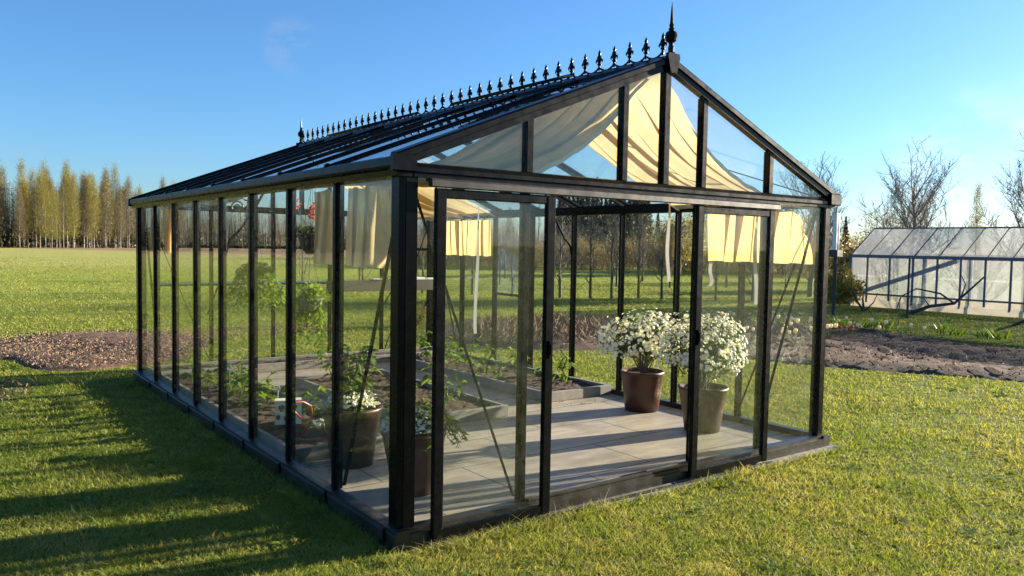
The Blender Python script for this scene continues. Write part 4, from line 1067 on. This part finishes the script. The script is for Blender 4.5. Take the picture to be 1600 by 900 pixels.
# flower clumps in the right bed
def clump(seed):
    o = empty('spring_plant', (0, 0, 0)); rs = random.Random(seed); b = MB()
    for i in range(26): 
        a = rs.uniform(0, 6.3); p = Vector((rs.gauss(0, .08), rs.gauss(0, .08), 0)); b.leaf(p, Vector((math.cos(a)*.5, math.sin(a)*.5, 1)), rs.uniform(.16, .3), .03, .1)
    b.build('foliage', LEAF_SEED, o, tint=6); return o
cl = [clump(60), clump(61)]
for c_ in cl: index_children(c_)
CP_ = [(12.87, 5.22, 'far left end'), (12.75, 4.6, 'left part'), (12.95, 4.35, 'left part'), (13.0, 3.3, 'middle'), (12.9, 3.05, 'middle'), (13.0, 2.6, 'right part'), (12.9, 2.35, 'right part'), (10.1, 6.6, 'x'), (11.2, 6.0, 'x'), (9.5, 7.6, 'x'), (12.2, 1.0, 'x')]
used = [False]*2
for i, (x, y, w) in enumerate(CP_):
    k = i % 2; o = cl[k] if not used[k] else copy_tree(cl[k]); used[k] = True
    o.location = (x, y, .08); o.rotation_euler = (0, 0, i*2.1); s = .8+.1*(i % 4); o.scale = (s*1.2, s*1.2, s)
    tag(o, label='clump of upright green spring leaves at the far edge of the soil bed', cat='plant', group='green clumps on the soil bed')
def tulip(m, seed):
    o = empty('tulip', (0, 0, 0)); b = MB(); b.tube([(0, 0, 0), (.005, 0, .12), (0, .005, .2)], .004, 5)
    for a in (0, 2, 4): b.leaf((0, 0, 0), (math.cos(a), math.sin(a), 1.2), .14, .035, .2)
    b.build('stem', LEAF_GREEN, o); b = MB(); b.lathe([(.006, .19), (.035, .21), (.042, .245), (.032, .28), (.02, .285)], n=9); b.build('flower', m, o, smooth=True); return o
tp_ = tulip(PETALP, 1); to_ = tulip(PETALO, 2); index_children(tp_); index_children(to_)
TL = [(12.21, 4.91), (12.71, 5.04), (12.6, 4.46), (12.2, 3.97), (12.64, 3.73), (12.14, 3.24), (10.03, 4.09), (10.77, 4.09), (9.4, 4.9), (9.8, 5.5), (10.4, 5.2), (9.0, 5.6), (10.9, 5.6), (11.4, 5.0), (8.8, 4.6), (9.3, 3.9), (10.4, 6.4), (9.9, 7.2), (11.3, 3.6), (8.6, 6.4)]
TLX = random.Random(3)
TL += [(9.6+TLX.uniform(-1.3, 2.4), 5.3+TLX.uniform(-1.3, 1.6)) for _ in range(46)]
TL = [q for q in TL if inside(np.array([q[0]]), np.array([q[1]]), SOIL_R)[0]]
for i, (x, y) in enumerate(TL):
    o = tp_ if i == 0 else copy_tree(tp_); o.location = (x, y, .08); s = .62+.06*(i % 4); o.scale = (s, s, s*1.05)
    tag(o, label='pale pink tulip standing open on the soil bed', cat='tulip', group='pale tulips on the soil bed')
for i, (x, y) in enumerate([(11.6, 4.65), (11.75, 4.5), (11.5, 4.45), (11.65, 4.35), (11.4, 4.6), (11.8, 4.3), (11.55, 4.25), (11.9, 4.45)]):
    o = to_ if i == 0 else copy_tree(to_); o.location = (x, y, .05); s = .75+.1*(i % 3); o.scale = (s, s, s*.6)
    tag(o, label='low orange-red flower in the patch at the left end of the soil bed', cat='flower', group='orange-red flowers on the soil bed')
# dry stalks heap in the soil bed's near end
P = scatter_in([(5.2, 6.2), (6.6, 5.6), (8.6, 7.0), (8.8, 8.6), (6.6, 9.0), (5.3, 7.8)], 2600, .08); P[:, 2] += rng.random(len(P))*.14
card_obj('dry_stalks', P, rng.uniform(.12, .32, len(P)), CHIP, aspect=.05, updir=(0, 0, .5), label='dry pale stalks left on the soil behind the greenhouse', cat='dry stalks', kind='stuff')
o = empty('yellow_shrub', (5.6, 9.6, 0), label='small yellow-green shrub beyond the right glass wall', cat='shrub')
leafy(o, (0, 0, 0), 40, .35, .5, .07, .03, LEAF_WILLOW, seed=70)

# ------------------------------------------------------------------ the wood and far trees
def birch(seed, H):
    o = empty('birch_tree', (0, 0, 0)); rs = np.random.default_rng(seed); tk, cr, tips = branchy(seed, H, H*.16, 2, H*.0070, n1=26, up=.8, base=.18, jag=.12)
    tk.build('trunk', BIRCH, o); cr.build('branch', BARK, o)
    n = 9000; t = rs.beta(1.25, 1.25, n); z = H*(.17+.85*t); rad = H*.125*np.clip(1.03-t, 0, 1)**.75*(.45+.55*np.clip(t*2.2, 0, 1))*1.15
    a = rs.uniform(0, 6.3, n); q = np.sqrt(rs.random(n)); P_ = np.column_stack([q*rad*np.cos(a), q*rad*np.sin(a), z])
    # gather into small sprays
    C_ = P_[rs.integers(0, 420, n)]; P_ = C_+rs.normal(0, 1, (n, 3))*np.array([.26, .26, .5])*H/13
    card_obj('crown', P_, rs.uniform(.08, .18, n), LEAF_BIRCH if seed % 3 else LEAF_TWIG, o, aspect=.4); index_children(o); return o
def alder(seed, H):
    o = empty('bare_tree', (0, 0, 0)); tk, cr, tips = branchy(seed, H, H*.15, 3, H*.008, n1=18, up=.9, base=.2, jag=.12)
    tk.build('trunk', BARK, o); cr.build('crown', BARK, o); index_children(o); return o
def spruce(seed, H):
    o = empty('spruce_tree', (0, 0, 0)); rs = np.random.default_rng(seed); b = MB(); b.tube([(0, 0, 0), (0, 0, H*.97)], [H*.012, .02], 7); b.build('trunk', BARKDARK, o)
    n = 3600; t = rs.random(n)**.75; z = H*(.06+.94*(1-t)); lev = np.floor(z*1.6)/1.6; rad = (H-z)/H*H*.19*(.65+.35*(z*1.6-np.floor(z*1.6) < .6)); a = rs.integers(0, 11, n)*.57+lev*1.3+rs.normal(0, .16, n)
    q = rs.random(n)**.5; P_ = np.column_stack([q*rad*np.cos(a), q*rad*np.sin(a), z-q*rad*.25])
    card_obj('crown', P_, rs.uniform(.25, .6, n), LEAF_SPRUCE, o, aspect=.35); index_children(o); return o
kinds = {'birch_g': [birch(s, 13) for s in (100, 101, 103, 104)], 'birch_b': [birch(s, 12.5) for s in (102, 105)], 'alder': [alder(s, 11.5) for s in (110, 111, 112)], 'spruce': [spruce(s, 13) for s in (120, 121, 122)]}
usedp = set()
def place(kind, x, y, s, rz, label, grp):
    p_ = random.choice(kinds[kind])
    if p_.name in usedp: o = copy_tree(p_)
    else: o = p_; usedp.add(p_.name)
    o.location = (x, y, 0); o.rotation_euler = (0, 0, rz); o.scale = (s, s, s*random.uniform(.92, 1.12))
    tag(o, label=label, cat='tree', group=grp)
LN = [(-95, 92), (-45, 104), (7, 126), (28, 146), (48, 168), (75, 185), (110, 190), (150, 178), (185, 150)]
def along(t):
    k = t*(len(LN)-1); i = min(int(k), len(LN)-2); a, b_ = Vector(LN[i]), Vector(LN[i+1]); d = (b_-a).normalized(); return a.lerp(b_, k-i), Vector((-d.y, d.x))
LB = {'birch_g': ('slender birch with fresh green crown at the edge of the far wood', 'fresh green birches at the wood edge'),
      'birch_b': ('slender birch still brown and twiggy at the edge of the far wood', 'brown birches at the wood edge'),
      'alder': ('grey leafless tree standing in the edge of the far wood', 'leafless trees at the wood edge'),
      'spruce': ('dark pointed spruce standing in the far tree line', 'dark spruces in the far tree line')}
lens = [(Vector(LN[i+1])-Vector(LN[i])).length for i in range(len(LN)-1)]
for i in range(len(LN)-1):
    nseg = int(lens[i]/{1: 1.6, 2: .26, 3: .7, 0: 9}.get(i, 4.5))
    for j in range(nseg):
        t = (i+(j+random.random())/nseg)/(len(LN)-1); p, nn = along(t); off = random.random()**1.2*20 if i <= 4 else random.uniform(0, 20)
        q = p+nn*off
        if i <= 3: kd = random.choices(['birch_g', 'birch_b', 'alder'], [5, 2.6, 1.6])[0]
        else: kd = random.choices(['birch_g', 'birch_b', 'alder', 'spruce'], [1, 1.5, 2, 4])[0]
        place(kd, q.x, q.y, random.uniform(.66, 1.0)*(1.0 if i <= 4 else 1.15), random.uniform(0, 6.3), *LB[kd])
# dense stems and brush behind the front rows
def thicket():
    n = 5200; V = []; tr = []; seg = np.array(lens); cs = np.concatenate([[0], np.cumsum(seg)]); P_ = []
    for _ in range(n):
        s = random.uniform(0, cs[-1]); i = int(np.searchsorted(cs, s)-1); i = min(max(i, 0), len(seg)-1); a, b_ = Vector(LN[i]), Vector(LN[i+1]); d = (b_-a).normalized(); nn = Vector((-d.y, d.x))
        p = a+d*(s-cs[i])+nn*(2+random.random()**.8*22); P_.append((p.x, p.y))
    P_ = np.array(P_); n = len(P_); h = rng.uniform(6, 11.5, n); w = rng.uniform(.05, .13, n); az = rng.uniform(0, np.pi, n)
    # every stem is a slim three-sided spike
    lx, ly = rng.normal(0, .35, n), rng.normal(0, .35, n)
    B = np.column_stack([P_, np.zeros(n)]); T = B+np.column_stack([lx, ly, h]); k = []
    for j in range(3): k.append(B+np.column_stack([np.cos(az+j*2.094)*w, np.sin(az+j*2.094)*w, np.zeros(n)]))
    V = np.stack(k+[T], 1).reshape(-1, 3); i0 = np.arange(n)[:, None]*4
    tris = np.concatenate([i0+np.array([0, 1, 3]), i0+np.array([1, 2, 3]), i0+np.array([2, 0, 3])])
    np_mesh('wood_stems', V, None, tris, BARKDARK, label='mass of thin grey stems filling the inside of the far wood', cat='woodland', kind='stuff')
    m = 150000; q = P_[rng.integers(0, n, m)]+rng.normal(0, 1.2, (m, 2)); z = rng.random(m)**1.1*10.2
    card_obj('brushwood', np.column_stack([q, z]), rng.uniform(.18, .5, m), LEAF_TWIG, aspect=.22, label='brown brush and twigs between the stems of the far wood', cat='woodland', kind='stuff')
    m = 60000; q = P_[rng.integers(0, n, m)]+rng.normal(0, 1.2, (m, 2)); z = rng.random(m)**1.6*3.4
    card_obj('undergrowth', np.column_stack([q, z]), rng.uniform(.3, .8, m), LEAF_SPRUCE, aspect=.5, label='dark undergrowth at the foot of the far wood', cat='undergrowth', kind='stuff')
thicket()
# shrub belt beyond the orchard, willow and nearer trees on the right
def shrub(seed):
    o = empty('leafless_shrub', (0, 0, 0)); rs = np.random.default_rng(seed); b = MB()
    for i in range(16):
        a = rs.uniform(0, 6.3); r_ = rs.uniform(.3, 1.1); b.tube([(0, 0, 0), (r_*.4*math.cos(a), r_*.4*math.sin(a), 1.0), (r_*math.cos(a), r_*math.sin(a), rs.uniform(1.6, 2.3))], [.03, .02, .006], 4)
    b.build('stem', BARK, o)
    n = 4200; cc = np.column_stack([rs.normal(0, .75, 40), rs.normal(0, .75, 40), rs.uniform(.15, 2.0, 40)]); P_ = cc[rs.integers(0, 40, n)]+rs.normal(0, .26, (n, 3)); P_ = P_[P_[:, 2] > 0]; n = len(P_)
    card_obj('crown', P_, rs.uniform(.05, .18, n), LEAF_SHRUB, o, aspect=.18); index_children(o); return o
shr = [shrub(200), shrub(201), shrub(202)]; used = [False]*3
N = 84
for i in range(N):
    uu_ = 640+i*(1345-640)/N+random.uniform(-6, 6); D = random.uniform(52, 62); x, y = bearing(uu_, D); k = i % 3
    o = shr[k] if not used[k] else copy_tree(shr[k]); used[k] = True
    o.location = (x, y, 0); o.rotation_euler = (0, 0, i); s = random.uniform(.7, 1.05); o.scale = (s, s, s)
    tag(o, label='brown leafless shrub in the long hedge behind the orchard', cat='shrub', group='shrubs of the hedge behind the orchard')
def willow(x, y, H, W_, seed, label, m=LEAF_WILLOW, cat='tree', n=7000, name='willow_tree'):
    o = empty(name, (x, y, 0), label=label, cat=cat); rs = np.random.default_rng(seed)
    tk, cr, tips = branchy(seed, H, W_, 3, H*.02, n1=10, base=.12); tk.build('trunk', BARK, o); cr.build('branch', BARK, o)
    c = rs.normal(size=(60, 3)); c /= np.linalg.norm(c, axis=1)[:, None]; c = c*rs.uniform(.4, .95, (60, 1))*np.array([W_, W_, H*.42])+np.array([0, 0, H*.55])
    P_ = c[rs.integers(0, 60, n)]+rs.normal(0, .16*W_, (n, 3)); P_ = P_[P_[:, 2] > .1]
    card_obj('crown', P_, rs.uniform(.06, .2, len(P_)), m, o, aspect=.35); return o
x, y = bearing(1062, 46); willow(x, y, 3.8, 1.9, 301, 'pale yellow-green willow behind the orchard, left of the right door')
x, y = bearing(1120, 50); willow(x, y, 3.4, 1.7, 302, 'yellow-green bushy tree behind the orchard, seen past the door frame')
x, y = bearing(1340, 34); willow(x, y, 1.9, 1.5, 303, 'low olive bush between the corner and the film greenhouse', LEAF_SHRUB, name='olive_bush')
x, y = bearing(1313, 24); willow(x, y, 1.1, .6, 304, 'low bright green bush beside the pump post', LEAF_WILLOW, n=2500, name='green_bush')
x, y = bearing(1375, 44); willow(x, y, 3.6, 2.2, 305, 'brown twiggy tree behind the left gable of the film greenhouse', LEAF_SHRUB, n=2600, name='twiggy_tree')
x, y = bearing(1318, 44); place('spruce', x, y, .26, 1, 'small dark spruce close to the right corner of the greenhouse', 'small dark spruces')
x, y = bearing(1522, 105); place('birch_g', x, y, .66, 2, 'pale narrow tree rising above the film greenhouse roof', 'pale trees beyond the film greenhouse')
for uu_, D, s in tuple((872+i*7.2, 84+(i*37) % 17, .58+.10*((i*13) % 5)/5) for i in range(20))+((905, 74, .48), (925, 78, .5), (945, 70, .45), (962, 76, .52), (982, 80, .5), (1000, 74, .42), (1085, 72, .5), (1105, 80, .5), (880, 82, .45), (1225, 90, .5), (1260, 95, .45)):
    x, y = bearing(uu_, D); place('spruce', x, y, s, uu_, 'dark spruce in the group behind the willow and the hedge', 'spruces behind the hedge')
for uu_, D, s in ((840, 66, .5), (860, 70, .5), (700, 75, .55), (740, 72, .5), (660, 80, .6), (1400, 110, .5), (1450, 118, .5), (1580, 112, .5), (1200, 80, .45), (1350, 95, .5), (1560, 120, .45)):
    x, y = bearing(uu_, D); place('alder', x, y, s, uu_, 'grey leafless tree standing behind the hedge', 'leafless trees behind the hedge')

# ------------------------------------------------------------------ light and sky
SUN_EL = 11.5; sx, sy = .984, -.178
az = math.atan2(sx, sy)          # clockwise from +Y
sd = bpy.data.lights.new('sun', 'SUN'); so = bpy.data.objects.new('sun', sd); COL.objects.link(so)
sd.energy = 5.0; sd.angle = R(.55); sd.color = (1.0, .86, .66)
tosun = Vector((math.sin(az)*math.cos(R(SUN_EL)), math.cos(az)*math.cos(R(SUN_EL)), math.sin(R(SUN_EL))))
so.rotation_euler = tosun.to_track_quat('Z', 'Y').to_euler(); so.location = (30, -5, 20)
w = bpy.data.worlds.new('World'); sc.world = w; w.use_nodes = True
n = w.node_tree.nodes; l = w.node_tree.links; bg = n['Background']
sk = n.new('ShaderNodeTexSky'); sk.sky_type = 'NISHITA'; sk.sun_disc = False
sk.sun_elevation = R(SUN_EL); sk.sun_rotation = az
sk.air_density = 1.0; sk.dust_density = .45; sk.ozone_density = 5.8; sk.altitude = 0
# two faint wisps of cirrus
tc = n.new('ShaderNodeTexCoord'); mp = n.new('ShaderNodeMapping'); mp.inputs['Scale'].default_value = (9, 9, 16)
l.new(tc.outputs['Generated'], mp.inputs[0]); cn = noise(n, l, 1.6, 7, .62, mp.outputs[0])
col = sk.outputs[0]
for dv, wd, amt in (((.352, .9077, .2284), .9992, .38), ((.925, .3745, .0593), .988, .28)):
    dn = Vector(dv).normalized(); vd = n.new('ShaderNodeVectorMath'); vd.operation = 'DOT_PRODUCT'; l.new(tc.outputs['Generated'], vd.inputs[0]); vd.inputs[1].default_value = dn
    mr = n.new('ShaderNodeMapRange'); mr.interpolation_type = 'SMOOTHSTEP'; l.new(vd.outputs['Value'], mr.inputs[0]); mr.inputs[1].default_value = wd; mr.inputs[2].default_value = 1.0
    rn = n.new('ShaderNodeMapRange'); l.new(cn.outputs['Fac'], rn.inputs[0]); rn.inputs[1].default_value = .45; rn.inputs[2].default_value = .75; rn.inputs[4].default_value = amt
    fac = math_(n, l, 'MULTIPLY', mr.outputs[0], rn.outputs[0]); br_ = n.new('ShaderNodeVectorMath'); br_.operation = 'SCALE'; l.new(sk.outputs[0], br_.inputs[0]); br_.inputs[3].default_value = 1.0
    bw = n.new('ShaderNodeRGBToBW'); l.new(sk.outputs[0], bw.inputs[0]); sc2 = math_(n, l, 'MULTIPLY', bw.outputs[0], 1.75)
    cc_ = n.new('ShaderNodeCombineColor')
    for i in range(3): l.new(sc2, cc_.inputs[i])
    col = mixc(n, l, col, cc_.outputs[0], fac)
l.new(col, bg.inputs['Color']); bg.inputs['Strength'].default_value = .057
sc.view_settings.view_transform = 'Standard'; sc.view_settings.look = 'None'
sc.view_settings.exposure = 2.22; sc.view_settings.gamma = 1
sc.view_settings.use_curve_mapping = False
sc.render.engine = 'CYCLES'
c = sc.cycles; c.max_bounces = 10; c.diffuse_bounces = 3; c.glossy_bounces = 5; c.transmission_bounces = 6; c.transparent_max_bounces = 48
c.use_denoising = True; c.caustics_reflective = False; c.caustics_refractive = False
c.sample_clamp_indirect = 6
